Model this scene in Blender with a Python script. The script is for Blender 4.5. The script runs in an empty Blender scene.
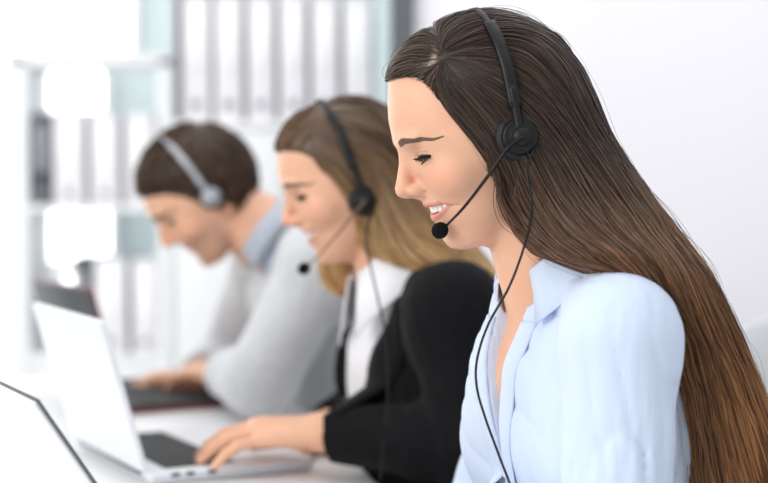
import bpy, math
import numpy as np
from mathutils import Vector, Matrix
S = bpy.context.scene
COL = S.collection
rng = np.random.default_rng(7)

# ------------------------------------------------------------------ camera
CAMZ, PITCH, FPX = 1.14, math.radians(2.47), 1600.0
cam_d = bpy.data.cameras.new('camera')
cam = bpy.data.objects.new('camera', cam_d); COL.objects.link(cam)
cam.location = (0, 0, CAMZ)
cam.rotation_euler = (math.pi/2 - PITCH, 0, 0)
cam_d.lens = 75.0; cam_d.sensor_width = 36.0; cam_d.clip_start = 0.05
cam_d.dof.use_dof = True
cam_d.dof.focus_distance = 1.565
cam_d.dof.aperture_fstop = 2.75
S.camera = cam

# ------------------------------------------------------------------ world and light
wd = bpy.data.worlds.new('daylight'); S.world = wd; wd.use_nodes = True
bg = wd.node_tree.nodes['Background']
bg.inputs[0].default_value = (0.93, 0.965, 1.0, 1); bg.inputs[1].default_value = 0.56
def area(name, loc, target, sx, sy, power, col=(1, 1, 1)):
    l = bpy.data.lights.new(name, 'AREA'); l.shape = 'RECTANGLE'; l.size = sx; l.size_y = sy
    l.energy = power; l.color = col
    o = bpy.data.objects.new(name, l); COL.objects.link(o); o.location = loc
    o.rotation_euler = (Vector(target) - Vector(loc)).to_track_quat('-Z', 'Y').to_euler()
    return o
area('window_light', (-2.6, -0.2, 2.1), (0.0, 1.8, 1.0), 2.2, 1.8, 43, (1.0, 0.98, 0.95))
area('ceiling_light', (0.3, 1.6, 2.75), (0.2, 1.9, 0.8), 2.4, 2.4, 8, (1.0, 0.99, 0.97))
area('rear_window_fill', (-2.3, 4.3, 1.9), (0.2, 3.6, 1.1), 1.6, 1.8, 14, (0.98, 0.99, 1.0))  # added fill, strengthens the weak light of the rear panes
area('rear_fill_light', (-0.2, 2.9, 2.8), (-0.3, 4.4, 1.1), 3.0, 1.2, 13, (1.0, 0.99, 0.98))  # added fill to brighten the shelves and the back of the room
S.view_settings.view_transform = 'Standard'
S.view_settings.look = 'None'
S.view_settings.exposure = 0.52
S.view_settings.gamma = 1.0
S.view_settings.use_curve_mapping = False

# ------------------------------------------------------------------ helpers
def P(px, py, d):
    """the point at distance d along the floor that stands at a place of the photograph"""
    a = (px - 384.0)/FPX; b = -(py - 241.5)/FPX
    v = np.array([a, math.cos(PITCH) + b*math.sin(PITCH), -math.sin(PITCH) + b*math.cos(PITCH)])
    return v*(d/v[1]) + np.array([0, 0, CAMZ])
def vec(*a): return np.array(a, float)
def unit(v):
    v = np.asarray(v, float); return v/np.linalg.norm(v)
def thing(name, label, cat, loc, group=None, rz=0):
    o = bpy.data.objects.new(name, None); COL.objects.link(o)
    o.location = loc; o.rotation_euler = (0, 0, rz); o.empty_display_size = 0.1
    o['label'] = label; o['category'] = cat
    if group: o['group'] = group
    bpy.context.view_layer.update()
    return o
def world_mat(o):
    m = o.matrix_basis.copy()
    return world_mat(o.parent) @ m if o.parent else m
def tag(o, label, cat, group=None):
    o['label'] = label; o['category'] = cat
    if group: o['group'] = group
    return o
def mesh_obj(name, V, faces, mat, parent=None, smooth=True, attrs=None, label=None, local=False):
    """faces: int array (n,4) or (n,3), or a list of index lists; V in world unless local"""
    V = np.asarray(V, float)
    if parent is not None and not local:
        M = np.array(world_mat(parent).inverted())
        V = V @ M[:3, :3].T + M[:3, 3]
    me = bpy.data.meshes.new(name)
    if isinstance(faces, np.ndarray):
        n, k = faces.shape
        me.vertices.add(len(V)); me.vertices.foreach_set('co', V.astype(np.float32).ravel())
        me.loops.add(n*k); me.loops.foreach_set('vertex_index', faces.astype(np.int32).ravel())
        me.polygons.add(n)
        me.polygons.foreach_set('loop_start', np.arange(0, n*k, k, dtype=np.int32))
        me.polygons.foreach_set('loop_total', np.full(n, k, dtype=np.int32))
    else:
        me.from_pydata([tuple(v) for v in V], [], faces)
    me.update(calc_edges=True); me.validate()
    me.polygons.foreach_set('use_smooth', np.full(len(me.polygons), smooth))
    for an, av in (attrs or {}).items():
        av = np.asarray(av, np.float32)
        if av.ndim == 1:
            at = me.attributes.new(an, 'FLOAT', 'POINT'); at.data.foreach_set('value', av)
        else:
            at = me.attributes.new(an, 'FLOAT_VECTOR', 'POINT'); at.data.foreach_set('vector', av.ravel())
    if mat: me.materials.append(mat)
    o = bpy.data.objects.new(name, me); COL.objects.link(o)
    if parent is not None: o.parent = parent
    if label: o['label'] = label
    return o
def copy_tree(o, parent=None):
    c = o.copy(); COL.objects.link(c)
    if parent is not None: c.parent = parent
    for ch in list(o.children): copy_tree(ch, c)
    return c

# ------------------------------------------------------------------ materials
def mat(name, col, rough=0.5, metal=0.0, spec=0.5, sss=0.0, noise=0.0, nscale=20.0, bump=0.0, bscale=60.0, sheen=0.0, stretch=None, emit=None, coat=0.0):
    m = bpy.data.materials.new(name); m.use_nodes = True
    nt = m.node_tree; b = nt.nodes['Principled BSDF']
    b.inputs['Base Color'].default_value = (*col, 1)
    b.inputs['Roughness'].default_value = rough; b.inputs['Metallic'].default_value = metal
    b.inputs['Specular IOR Level'].default_value = spec
    if coat: b.inputs['Coat Weight'].default_value = coat
    if sss:
        b.inputs['Subsurface Weight'].default_value = sss
        b.inputs['Subsurface Radius'].default_value = (1.0, 0.4, 0.25)
        b.inputs['Subsurface Scale'].default_value = 0.006
    if sheen: b.inputs['Sheen Weight'].default_value = sheen
    if emit:
        b.inputs['Emission Color'].default_value = (*emit[0], 1); b.inputs['Emission Strength'].default_value = emit[1]
    tc = nt.nodes.new('ShaderNodeTexCoord')
    src = tc.outputs['Object']
    if stretch:
        mp = nt.nodes.new('ShaderNodeMapping'); mp.inputs['Scale'].default_value = stretch
        nt.links.new(src, mp.inputs['Vector']); src = mp.outputs['Vector']
    nz = nt.nodes.new('ShaderNodeTexNoise'); nz.inputs['Scale'].default_value = nscale; nz.inputs['Detail'].default_value = 4
    nt.links.new(src, nz.inputs['Vector'])
    mx = nt.nodes.new('ShaderNodeMix'); mx.data_type = 'RGBA'; mx.blend_type = 'MULTIPLY'
    mx.inputs['Factor'].default_value = 1.0
    mx.inputs[6].default_value = (*col, 1)
    rp = nt.nodes.new('ShaderNodeMapRange')
    rp.inputs['To Min'].default_value = 1 - noise; rp.inputs['To Max'].default_value = 1 + noise*0.6
    rp.inputs['From Min'].default_value = 0.3; rp.inputs['From Max'].default_value = 0.7
    nt.links.new(nz.outputs['Fac'], rp.inputs['Value'])
    nt.links.new(rp.outputs['Result'], mx.inputs[7])
    nt.links.new(mx.outputs[2], b.inputs['Base Color'])
    m['_out'] = 0
    if bump:
        n2 = nt.nodes.new('ShaderNodeTexNoise'); n2.inputs['Scale'].default_value = bscale; n2.inputs['Detail'].default_value = 3
        nt.links.new(src, n2.inputs['Vector'])
        bp = nt.nodes.new('ShaderNodeBump'); bp.inputs['Strength'].default_value = bump; bp.inputs['Distance'].default_value = 0.004
        nt.links.new(n2.outputs['Fac'], bp.inputs['Height']); nt.links.new(bp.outputs['Normal'], b.inputs['Normal'])
    return m
def attr_mix(m, attr, col, fac=1.0):
    """mix another colour over the base colour where a vertex attribute says so"""
    nt = m.node_tree; b = nt.nodes['Principled BSDF']
    old = b.inputs['Base Color'].links[0].from_socket
    a = nt.nodes.new('ShaderNodeAttribute'); a.attribute_name = attr
    mx = nt.nodes.new('ShaderNodeMix'); mx.data_type = 'RGBA'
    mu = nt.nodes.new('ShaderNodeMath'); mu.operation = 'MULTIPLY'; mu.inputs[1].default_value = fac; mu.use_clamp = True
    nt.links.new(a.outputs['Fac'], mu.inputs[0]); nt.links.new(mu.outputs[0], mx.inputs['Factor'])
    nt.links.new(old, mx.inputs[6]); mx.inputs[7].default_value = (*col, 1)
    nt.links.new(mx.outputs[2], b.inputs['Base Color'])
    return m
def srgb(r, g, b):
    f = lambda c: (c/255/12.92) if c/255 <= 0.04045 else ((c/255 + 0.055)/1.055)**2.4
    return (f(r), f(g), f(b))

# ------------------------------------------------------------------ implicit surfaces
def smin(a, b, k):
    h = np.maximum(k - np.abs(a - b), 0.0)/k
    return np.minimum(a, b) - h*h*k*0.25
def smax(a, b, k): return -smin(-a, -b, k)
def ell(p, c, r):
    q = p - np.asarray(c, float); r = np.asarray(r, float)
    a = np.sqrt(((q/r)**2).sum(1)); b = np.sqrt(((q/r**2)**2).sum(1))
    return a*(a - 1.0)/np.maximum(b, 1e-9)
def cone(p, a, b, ra, rb):
    a = np.asarray(a, float); ab = np.asarray(b, float) - a
    t = np.clip(((p - a) @ ab)/max(ab @ ab, 1e-12), 0, 1)
    return np.linalg.norm(p - a - t[:, None]*ab, axis=1) - (ra + (rb - ra)*t)
class Prim:
    def __init__(s, fn, lo, hi): s.fn, s.lo, s.hi = fn, np.asarray(lo, float), np.asarray(hi, float)
def prim_cone(a, b, ra, rb):
    a, b = np.asarray(a, float), np.asarray(b, float)
    return Prim(lambda p: cone(p, a, b, ra, rb), np.minimum(a - ra, b - rb), np.maximum(a + ra, b + rb))
def prim_ell(c, r, R=None):
    """ellipsoid whose axes are the rows of R"""
    c, r = np.asarray(c, float), np.asarray(r, float)
    if R is None: return Prim(lambda p: ell(p, c, r), c - r, c + r)
    m = r.max()
    return Prim(lambda p: ell((p - c) @ R.T, (0, 0, 0), r), c - m, c + m)
def union(prims, k, margin=0.05):
    def f(p):
        lo, hi = p.min(0), p.max(0)
        d = np.full(len(p), 0.6)
        for q in prims:
            gap = np.maximum(np.maximum(q.lo - hi, lo - q.hi), 0)
            if np.linalg.norm(gap) > margin + k: continue
            d = smin(d, q.fn(p), k)
        return d
    f.lo = np.min([q.lo for q in prims], 0); f.hi = np.max([q.hi for q in prims], 0)
    return f
def grad(f, p, e=4e-4):
    ex, ey, ez = np.eye(3)*e
    return np.stack([f(p + ex) - f(p - ex), f(p + ey) - f(p - ey), f(p + ez) - f(p - ez)], 1)/(2*e)
def project(f, p, it=2, lim=0.003, chunk=20000):
    out = p.copy()
    for s in range(0, len(p), chunk):
        q = out[s:s+chunk]
        for _ in range(it):
            g = grad(f, q); d = f(q)
            st = g*(d/np.maximum((g*g).sum(1), 0.05))[:, None]
            L = np.linalg.norm(st, axis=1); st *= np.minimum(1, lim/np.maximum(L, 1e-9))[:, None]
            q = q - st
        out[s:s+chunk] = q
    return out
CORN = [(i, j, k) for i in (0, 1) for j in (0, 1) for k in (0, 1)]
EDG = [(a, b) for a in range(8) for b in range(a+1, 8) if sum(abs(CORN[a][q] - CORN[b][q]) for q in range(3)) == 1]
def sdf_mesh(f, lo, hi, h, B=8, slack=1.5):
    """surface nets over the blocks near the surface"""
    lo = np.asarray(lo, float); hi = np.asarray(hi, float)
    bs = B*h; nb = np.ceil((hi - lo)/bs).astype(int) + 1
    g = np.stack(np.meshgrid(*[np.arange(n) for n in nb], indexing='ij'), -1).reshape(-1, 3)
    cen = lo + (g + 0.5)*bs
    keep = []
    for s in range(0, len(cen), 512):
        keep.append(np.abs(f(cen[s:s+512])) < bs*0.87*slack)
    g = g[np.concatenate(keep)]
    NG = nb*B + 8
    def gid(c): return (c[..., 0]*NG[1] + c[..., 1])*NG[2] + c[..., 2]
    pt = np.stack(np.meshgrid(*[np.arange(B+1)]*3, indexing='ij'), -1)
    VV, ID, QQ = [], [], []
    CH = 40
    for s in range(0, len(g), CH):
        gb = g[s:s+CH]; n = len(gb)
        ip = gb[:, None, None, None, :]*B + pt[None]
        F = f((lo + ip*h).reshape(-1, 3)).reshape(n, B+1, B+1, B+1)
        sg = F < 0
        cs = [sg[:, i:B+i, j:B+j, k:B+k] for i, j, k in CORN]
        cnt = sum(c.astype(np.int8) for c in cs)
        w = np.argwhere((cnt > 0) & (cnt < 8))
        if not len(w): continue
        fv = np.stack([F[w[:, 0], w[:, 1]+i, w[:, 2]+j, w[:, 3]+k] for i, j, k in CORN], 1)
        acc = np.zeros((len(w), 3)); num = np.zeros(len(w))
        for a, b in EDG:
            fa, fb = fv[:, a], fv[:, b]
            cr = (fa < 0) != (fb < 0)
            t = np.where(cr, fa/np.where(cr, fa - fb, 1), 0)
            pa, pb = np.array(CORN[a], float), np.array(CORN[b], float)
            acc += (pa + t[:, None]*(pb - pa))*cr[:, None]; num += cr
        cell = gb[w[:, 0]]*B + w[:, 1:]
        VV.append(lo + (cell + acc/num[:, None])*h); ID.append(gid(cell + 1))
        for ax in range(3):
            o1, o2 = [(1, 2), (2, 0), (0, 1)][ax]
            e = np.eye(3, dtype=int)
            a0 = fv[:, 0] < 0
            c1 = CORN.index(tuple(e[ax]))
            a1 = fv[:, c1] < 0
            m = a0 != a1
            c = cell[m] + 1
            q = np.stack([gid(c), gid(c - e[o1]), gid(c - e[o1] - e[o2]), gid(c - e[o2])], 1)
            flip = ~a0[m]
            q[flip] = q[flip][:, ::-1]
            QQ.append(q)
    V = np.concatenate(VV); ID = np.concatenate(ID); Q = np.concatenate(QQ)
    o = np.argsort(ID); IDs = ID[o]
    pos = np.clip(np.searchsorted(IDs, Q), 0, len(IDs)-1)
    ok = (IDs[pos] == Q).all(1)
    return V, o[pos][ok]
def drop_specks(V, Q):
    """keep only the largest connected piece"""
    lab = np.arange(len(V))
    for _ in range(4000):
        m = lab[Q].min(1); new = lab.copy()
        for c in range(Q.shape[1]): np.minimum.at(new, Q[:, c], m)
        new = new[new]
        if (new == lab).all(): break
        lab = new
    u, n = np.unique(lab, return_counts=True)
    k = lab == u[np.argmax(n)]
    idx = np.cumsum(k) - 1
    Qk = Q[k[Q[:, 0]]]
    return V[k], idx[Qk]
def refine(V, Q, sel):
    """split the chosen quads in four, sharing the edge midpoints"""
    A = Q[sel]; rest = Q[~sel]
    E = np.sort(np.stack([A, np.roll(A, -1, 1)], -1), -1).reshape(-1, 2)
    u, inv = np.unique(E, axis=0, return_inverse=True); inv = inv.reshape(-1)
    mid = V[u].mean(1); nV = len(V)
    em = (inv + nV).reshape(-1, 4)
    cen = V[A].mean(1); ci = nV + len(mid) + np.arange(len(A))
    new = [np.stack([A[:, i], em[:, i], ci, em[:, (i-1) % 4]], 1) for i in range(4)]
    return np.concatenate([V, mid, cen]), np.concatenate([rest] + new)

# ------------------------------------------------------------------ tubes, strands, lofts
def frames(pts):
    t = np.gradient(pts, axis=-2); t /= np.maximum(np.linalg.norm(t, axis=-1, keepdims=True), 1e-9)
    ref = np.zeros_like(t); ref[..., 2] = 1
    alt = np.abs(t[..., 2]) > 0.9; ref[alt] = (1, 0, 0)
    a = np.cross(t, ref); a /= np.maximum(np.linalg.norm(a, axis=-1, keepdims=True), 1e-9)
    return t, a, np.cross(t, a)
def strands_geo(pts, rad, k=3):
    """pts (S,N,3), rad (S,N) -> open tubes"""
    Sn, N, _ = pts.shape
    t, a, b = frames(pts)
    # keep one frame along each strand to avoid flips
    a0 = a[:, N//2:N//2+1]; a = a0 - (a0*t).sum(-1, keepdims=True)*t
    a /= np.maximum(np.linalg.norm(a, axis=-1, keepdims=True), 1e-9); b = np.cross(t, a)
    an = np.arange(k)*2*math.pi/k
    V = pts[:, :, None] + rad[:, :, None, None]*(np.cos(an)[None, None, :, None]*a[:, :, None] + np.sin(an)[None, None, :, None]*b[:, :, None])
    idx = np.arange(Sn*N*k).reshape(Sn, N, k)
    q = np.stack([idx[:, :-1], np.roll(idx[:, :-1], -1, 2), np.roll(idx[:, 1:], -1, 2), idx[:, 1:]], -1)
    return V.reshape(-1, 3), q.reshape(-1, 4)
def spline(ctrl, n):
    """Catmull-Rom through control points"""
    c = np.asarray(ctrl, float); m = len(c)
    c = np.concatenate([[2*c[0] - c[1]], c, [2*c[-1] - c[-2]]])
    t = np.linspace(0, m - 1, n); i = np.minimum(t.astype(int), m - 2); u = (t - i)[:, None]
    p0, p1, p2, p3 = c[i], c[i+1], c[i+2], c[i+3]
    return 0.5*(2*p1 + (p2 - p0)*u + (2*p0 - 5*p1 + 4*p2 - p3)*u*u + (3*p1 - p0 - 3*p2 + p3)*u**3)
def tube_geo(pts, rad, k=10, flat=None):
    """closed tube along pts; flat = (width factor, height factor) or None"""
    pts = np.asarray(pts, float); N = len(pts)
    rad = np.full(N, rad) if np.isscalar(rad) else np.asarray(rad, float)
    t = np.gradient(pts, axis=0); t /= np.linalg.norm(t, axis=1)[:, None]
    a = np.zeros((N, 3)); r0 = np.array([0, 0, 1.0]) if abs(t[0, 2]) < 0.9 else np.array([1.0, 0, 0])
    a[0] = unit(np.cross(t[0], r0))
    for i in range(1, N):
        v = a[i-1] - (a[i-1] @ t[i])*t[i]; a[i] = unit(v)
    b = np.cross(t, a)
    an = np.arange(k)*2*math.pi/k
    V = pts[:, None] + rad[:, None, None]*(np.cos(an)[None, :, None]*a[:, None] + np.sin(an)[None, :, None]*b[:, None])
    V = V.reshape(-1, 3); F = []
    for i in range(N-1):
        for j in range(k):
            F.append([i*k+j, i*k+(j+1) % k, (i+1)*k+(j+1) % k, (i+1)*k+j])
    F.append(list(range(k))[::-1]); F.append([(N-1)*k+j for j in range(k)])
    return V, F
def tube(name, pts, rad, m, parent=None, k=10, **kw):
    V, F = tube_geo(pts, rad, k)
    return mesh_obj(name, V, F, m, parent, **kw)
def rbox_geo(c, size, r=0.004, seg=3, R=None):
    """box with rounded edges"""
    import bmesh
    bm = bmesh.new(); bmesh.ops.create_cube(bm, size=1.0)
    bmesh.ops.scale(bm, vec=size, verts=bm.verts)
    if r > 0:
        bmesh.ops.bevel(bm, geom=list(bm.edges), offset=min(r, min(size)*0.49), segments=seg, profile=0.5, affect='EDGES')
    V = np.array([v.co[:] for v in bm.verts]); F = [[v.index for v in f.verts] for f in bm.faces]
    bm.free()
    if R is not None: V = V @ np.asarray(R)   # rows of R are the box axes
    return V + np.asarray(c, float), F
def merge(*gs):
    V, F, n = [], [], 0
    for v, f in gs:
        V.append(np.asarray(v)); F += [[i + n for i in q] for q in f]; n += len(v)
    return np.concatenate(V), F
def lathe_geo(prof, c, axis, k=32):
    """prof: (radius, along) pairs round an axis"""
    ax = unit(axis); a = unit(np.cross(ax, (0, 0, 1) if abs(ax[2]) < 0.9 else (1, 0, 0))); b = np.cross(ax, a)
    an = np.arange(k)*2*math.pi/k
    V = [np.asarray(c) + ax*z + r*(np.cos(t)*a + np.sin(t)*b) for r, z in prof for t in an]
    F = []
    for i in range(len(prof)-1):
        for j in range(k): F.append([i*k+j, i*k+(j+1) % k, (i+1)*k+(j+1) % k, (i+1)*k+j])
    F.append(list(range(k))[::-1]); F.append([(len(prof)-1)*k+j for j in range(k)])
    return np.array(V), F
# ------------------------------------------------------------------ the room
M_wall = mat('white_wall_paint', srgb(240, 238, 243), .9, spec=.2, noise=.012, nscale=3, bump=.05, bscale=200)
M_back = mat('pale_teal_wall_paint', srgb(222, 234, 234), .9, spec=.2, noise=.015, nscale=3)
M_floor = mat('light_vinyl_floor', srgb(206, 204, 202), .5, spec=.4, noise=.04, nscale=12)
M_frame = mat('dark_grey_frame', srgb(92, 96, 100), .5, noise=.04)
M_wood = mat('white_laminate', srgb(243, 243, 244), .45, spec=.4, noise=.01, nscale=6)
M_day = mat('daylight_pane', srgb(240, 246, 250), .2, emit=((0.96, 0.985, 1.0), 2.2))
def struct(name, V, F, m, parent=None, **k):
    o = mesh_obj(name, V, F, m, parent, smooth=False, **k)
    if parent is None: o['kind'] = 'structure'
    return o
def slab(x0, x1, y0, y1, z0, z1): return rbox_geo(((x0+x1)/2, (y0+y1)/2, (z0+z1)/2), (x1-x0, y1-y0, z1-z0), 0)
def xat(px, d): return (px - 384)/FPX*d
def zat(py, d): return P(384, py, d)[2]
struct('floor', *slab(-4.5, 3.6, -1.5, 5.0, -.1, 0), M_floor)
struct('wall_back', *slab(-4.5, .6, 5.0, 5.12, 0, 2.9), M_back)
struct('wall_right', *slab(xat(414, 3.45), 3.6, 3.45, 3.57, 0, 2.9), M_wall)
struct('trim_1', *slab(xat(391, 3.43), xat(414, 3.45), 3.42, 3.56, 0, 2.9), M_frame)
struct('baseboard_right', *slab(xat(414, 3.45), 3.6, 3.435, 3.45, 0, .09), M_wood)
def window(name, panes, d):
    """panes: photograph rectangles on the wall at distance d"""
    fr = struct(name, *merge(*[rbox_geo(((xat(a, d)+xat(c, d))/2, d, (zat(b, d)+zat(e, d))/2), (xat(c, d)-xat(a, d)+.05, .03, zat(b, d)-zat(e, d)+.05), .006) for a, b, c, e in panes]), M_wood)
    for a, b, c, e in panes:
        V, F = rbox_geo(((xat(a, d)+xat(c, d))/2, d - .014, (zat(b, d)+zat(e, d))/2), (xat(c, d)-xat(a, d), .012, zat(b, d)-zat(e, d)), .002)
        mesh_obj('pane', V, F, M_day, fr, smooth=False)
window('window_1', [(-260, -60, 6, 450)], 4.98)
window('window_2', [(16, -60, 132, 52), (34, 66, 104, 110)], 4.98)
window('window_3', [(42, 212, 110, 261), (66, 274, 96, 290)], 4.98)

# ------------------------------------------------------------------ shelves and binders
M_shelf = mat('white_shelf_board', srgb(244, 245, 246), .5, noise=.01)
M_teal = mat('pale_glass_panel', srgb(214, 230, 230), .25, spec=.5, noise=.01)
M_spine = mat('white_binder_spine', srgb(240, 238, 242), .5, noise=.02)
M_bind = mat('gap_shade_grey_cover', srgb(164, 164, 170), .6, noise=.05)  # shade in the gaps between binders, put into the cover grey
M_bindark = mat('dark_grey_binder', srgb(82, 86, 92), .6, noise=.08)
M_label = mat('binder_label_paper', srgb(250, 249, 250), .8)
M_ring = mat('grey_finger_ring', srgb(150, 150, 156), .35, metal=.6)
def board(name, x0, x1, y0, y1, z0, z1, parent, m=None): return mesh_obj(name, *rbox_geo(((x0+x1)/2, (y0+y1)/2, (z0+z1)/2), (x1-x0, y1-y0, z1-z0), .003, 2), m or M_shelf, parent)
dA = 4.40
t = thing('open_bookcase', 'white open-backed bookcase with two rows of binders behind the man', 'bookcase', (xat(90, dA), dA + .15, 0))
xl, xr = xat(10, dA), xat(172, dA); y0, y1 = dA, dA + .30
board('side_panel', xl, xat(28, dA), y0, y1, 0, zat(58, dA), t); board('side_panel', xat(158, dA), xr, y0, y1, 0, zat(58, dA), t)
board('top_board', xl, xr, y0, y1, zat(66, dA), zat(52, dA), t)
board('shelf_board', xat(28, dA), xat(158, dA), y0, y1, zat(212, dA), zat(205, dA), t)
board('shelf_board', xat(28, dA), xat(158, dA), y0, y1, zat(364, dA), zat(355, dA), t)
board('cabinet_front', xat(28, dA), xat(158, dA), y0 + .01, y0 + .03, .06, zat(364, dA), t)
dB = 4.0
u = thing('filing_cabinet', 'tall white cabinet whose upper shelf holds a row of white binders', 'cabinet', (xat(283, dB), dB + .17, 0))
xl, xr = xat(174, dB), xat(389, dB); y0, y1 = dB, dB + .34
board('side_panel', xl, xat(178, dB), y0, y1, zat(122, dB), 1.78, u, M_bind); board('side_panel', xat(375, dB), xr, y0, y1, 0, 1.78, u, M_teal)
board('back_panel', xl, xr, y1, y1 + .012, zat(122, dB), 1.78, u, M_teal)
board('shelf_board', xl, xr, y0, y1, zat(129, dB), zat(121, dB), u); board('top_board', xl, xr, y0, y1, 1.76, 1.785, u)
board('carcass', xl, xr, y0 + .02, y1, .08, zat(129, dB), u)
for a, b in ((175, 281), (283, 388)):
    dr = board('door', xat(a, dB), xat(b, dB), y0, y0 + .018, .09, zat(131, dB), u)
    hx = xat(b - 8 if a < 200 else a + 8, dB)
    mesh_obj('handle', *tube_geo([(hx, y0, .78), (hx, y0 - .025, .79), (hx, y0 - .025, .91), (hx, y0, .92)], .005, 10), M_ring, dr)
def binder(w, h, dep, label, group, dark=False):
    o = thing('ring_binder', label, 'binder', (0, 0, 0), group)
    V, F = merge(rbox_geo((-w/2 + .0015, dep/2, h/2), (.003, dep, h), .001, 1), rbox_geo((w/2 - .0015, dep/2, h/2), (.003, dep, h), .001, 1))
    V = np.concatenate([V]); mesh_obj('cover', V, F, M_bindark if dark else M_bind, o)
    mesh_obj('spine', *rbox_geo((0, .002, h/2), (w - .004, .006, h - .002), .0015, 2), M_bindark if dark else M_spine, o)
    mesh_obj('paper_stack', *rbox_geo((0, dep/2 - .01, h/2), (w - .012, dep - .04, h - .03), .002, 1), M_label, o)
    mesh_obj('spine_label', *rbox_geo((0, -.0015, h*.62), (w*.72, .0012, h*.5), .0004, 1), M_label if not dark else M_bind, o)
    V, F = lathe_geo([(.0085, 0), (.0125, 0), (.0125, -.003), (.0085, -.003)], (0, 0, h*.13), (0, 1, 0), 20)
    mesh_obj('finger_ring', V, F, M_ring, o)
    return o
def row(pxs, d, py_bot, h, lab, group, darks=(), y=.02):
    pos = ['leftmost', 'second', 'third', 'fourth', 'fifth', 'last']
    for i, (a, b) in enumerate(pxs):
        w = xat(b, d) - xat(a, d) - .006
        o = binder(w, h*(1 - .006*(i % 3)), .27, lab(i, len(pxs)), group, i in darks)
        o.location = ((xat(a, d) + xat(b, d))/2, d + y, zat(py_bot, d) + .0005)
W = ['first', 'second', 'third', 'fourth', 'fifth', 'sixth']
row([(180, 212), (213, 244), (246, 276), (278, 308), (310, 340), (342, 373)], dB, 121, .315,
    lambda i, n: f'white ring binder, {W[i]} from the left on the upper cabinet shelf', 'binders on the cabinet shelf')
row([(31, 49), (51, 85), (88, 120), (123, 155)], dA, 205, .252,
    lambda i, n: ('narrow dark grey binder at the left end of the upper bookcase row', 'white ring binder beside the dark one on the upper bookcase shelf', 'white ring binder in the middle of the upper bookcase row', 'white ring binder at the right end of the upper bookcase row')[i], 'binders on the upper bookcase shelf', (0,))
row([(70, 88), (91, 126), (129, 161 - 4)], dA, 355, .268,
    lambda i, n: ('narrow dark grey binder on the lower bookcase shelf', 'white ring binder in the middle of the lower bookcase row', 'white ring binder at the right end of the lower bookcase row')[i], 'binders on the lower bookcase shelf', (0,))

# ------------------------------------------------------------------ desk
DE = unit((-.113, .577, 0)); DL = np.array([-DE[1], DE[0], 0]); D0 = np.array([-.012, 2.09, 0])
Rd = np.stack([DE, DL, (0, 0, 1)])
M_desk = mat('white_desk_top', srgb(246, 246, 247), .35, spec=.4, noise=.008, nscale=5)
M_metal = mat('brushed_metal', srgb(190, 192, 196), .35, metal=.8, noise=.05)
dk = thing('desk', 'long white desk carrying the three laptops', 'desk', D0 + DL*.42)
cen = D0 + DE*(-.02) + DL*.45; Ld, Wd = 2.3, .9
mesh_obj('desk_top', *rbox_geo(cen + np.array([0, 0, .726]), (Ld, Wd, .028), .01, 4, Rd), M_desk, dk)
for a in (-1, 1):
    for b in (-1, 1):
        c = cen + DE*a*(Ld/2 - .09) + DL*b*(Wd/2 - .08)
        mesh_obj('leg', *rbox_geo(c + np.array([0, 0, .356]), (.05, .05, .712), .006, 2, Rd), M_metal, dk)
    mesh_obj('crossbar', *rbox_geo(cen + DE*a*(Ld/2 - .09) + np.array([0, 0, .69]), (.04, Wd - .2, .03), .004, 2, Rd), M_metal, dk)

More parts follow.
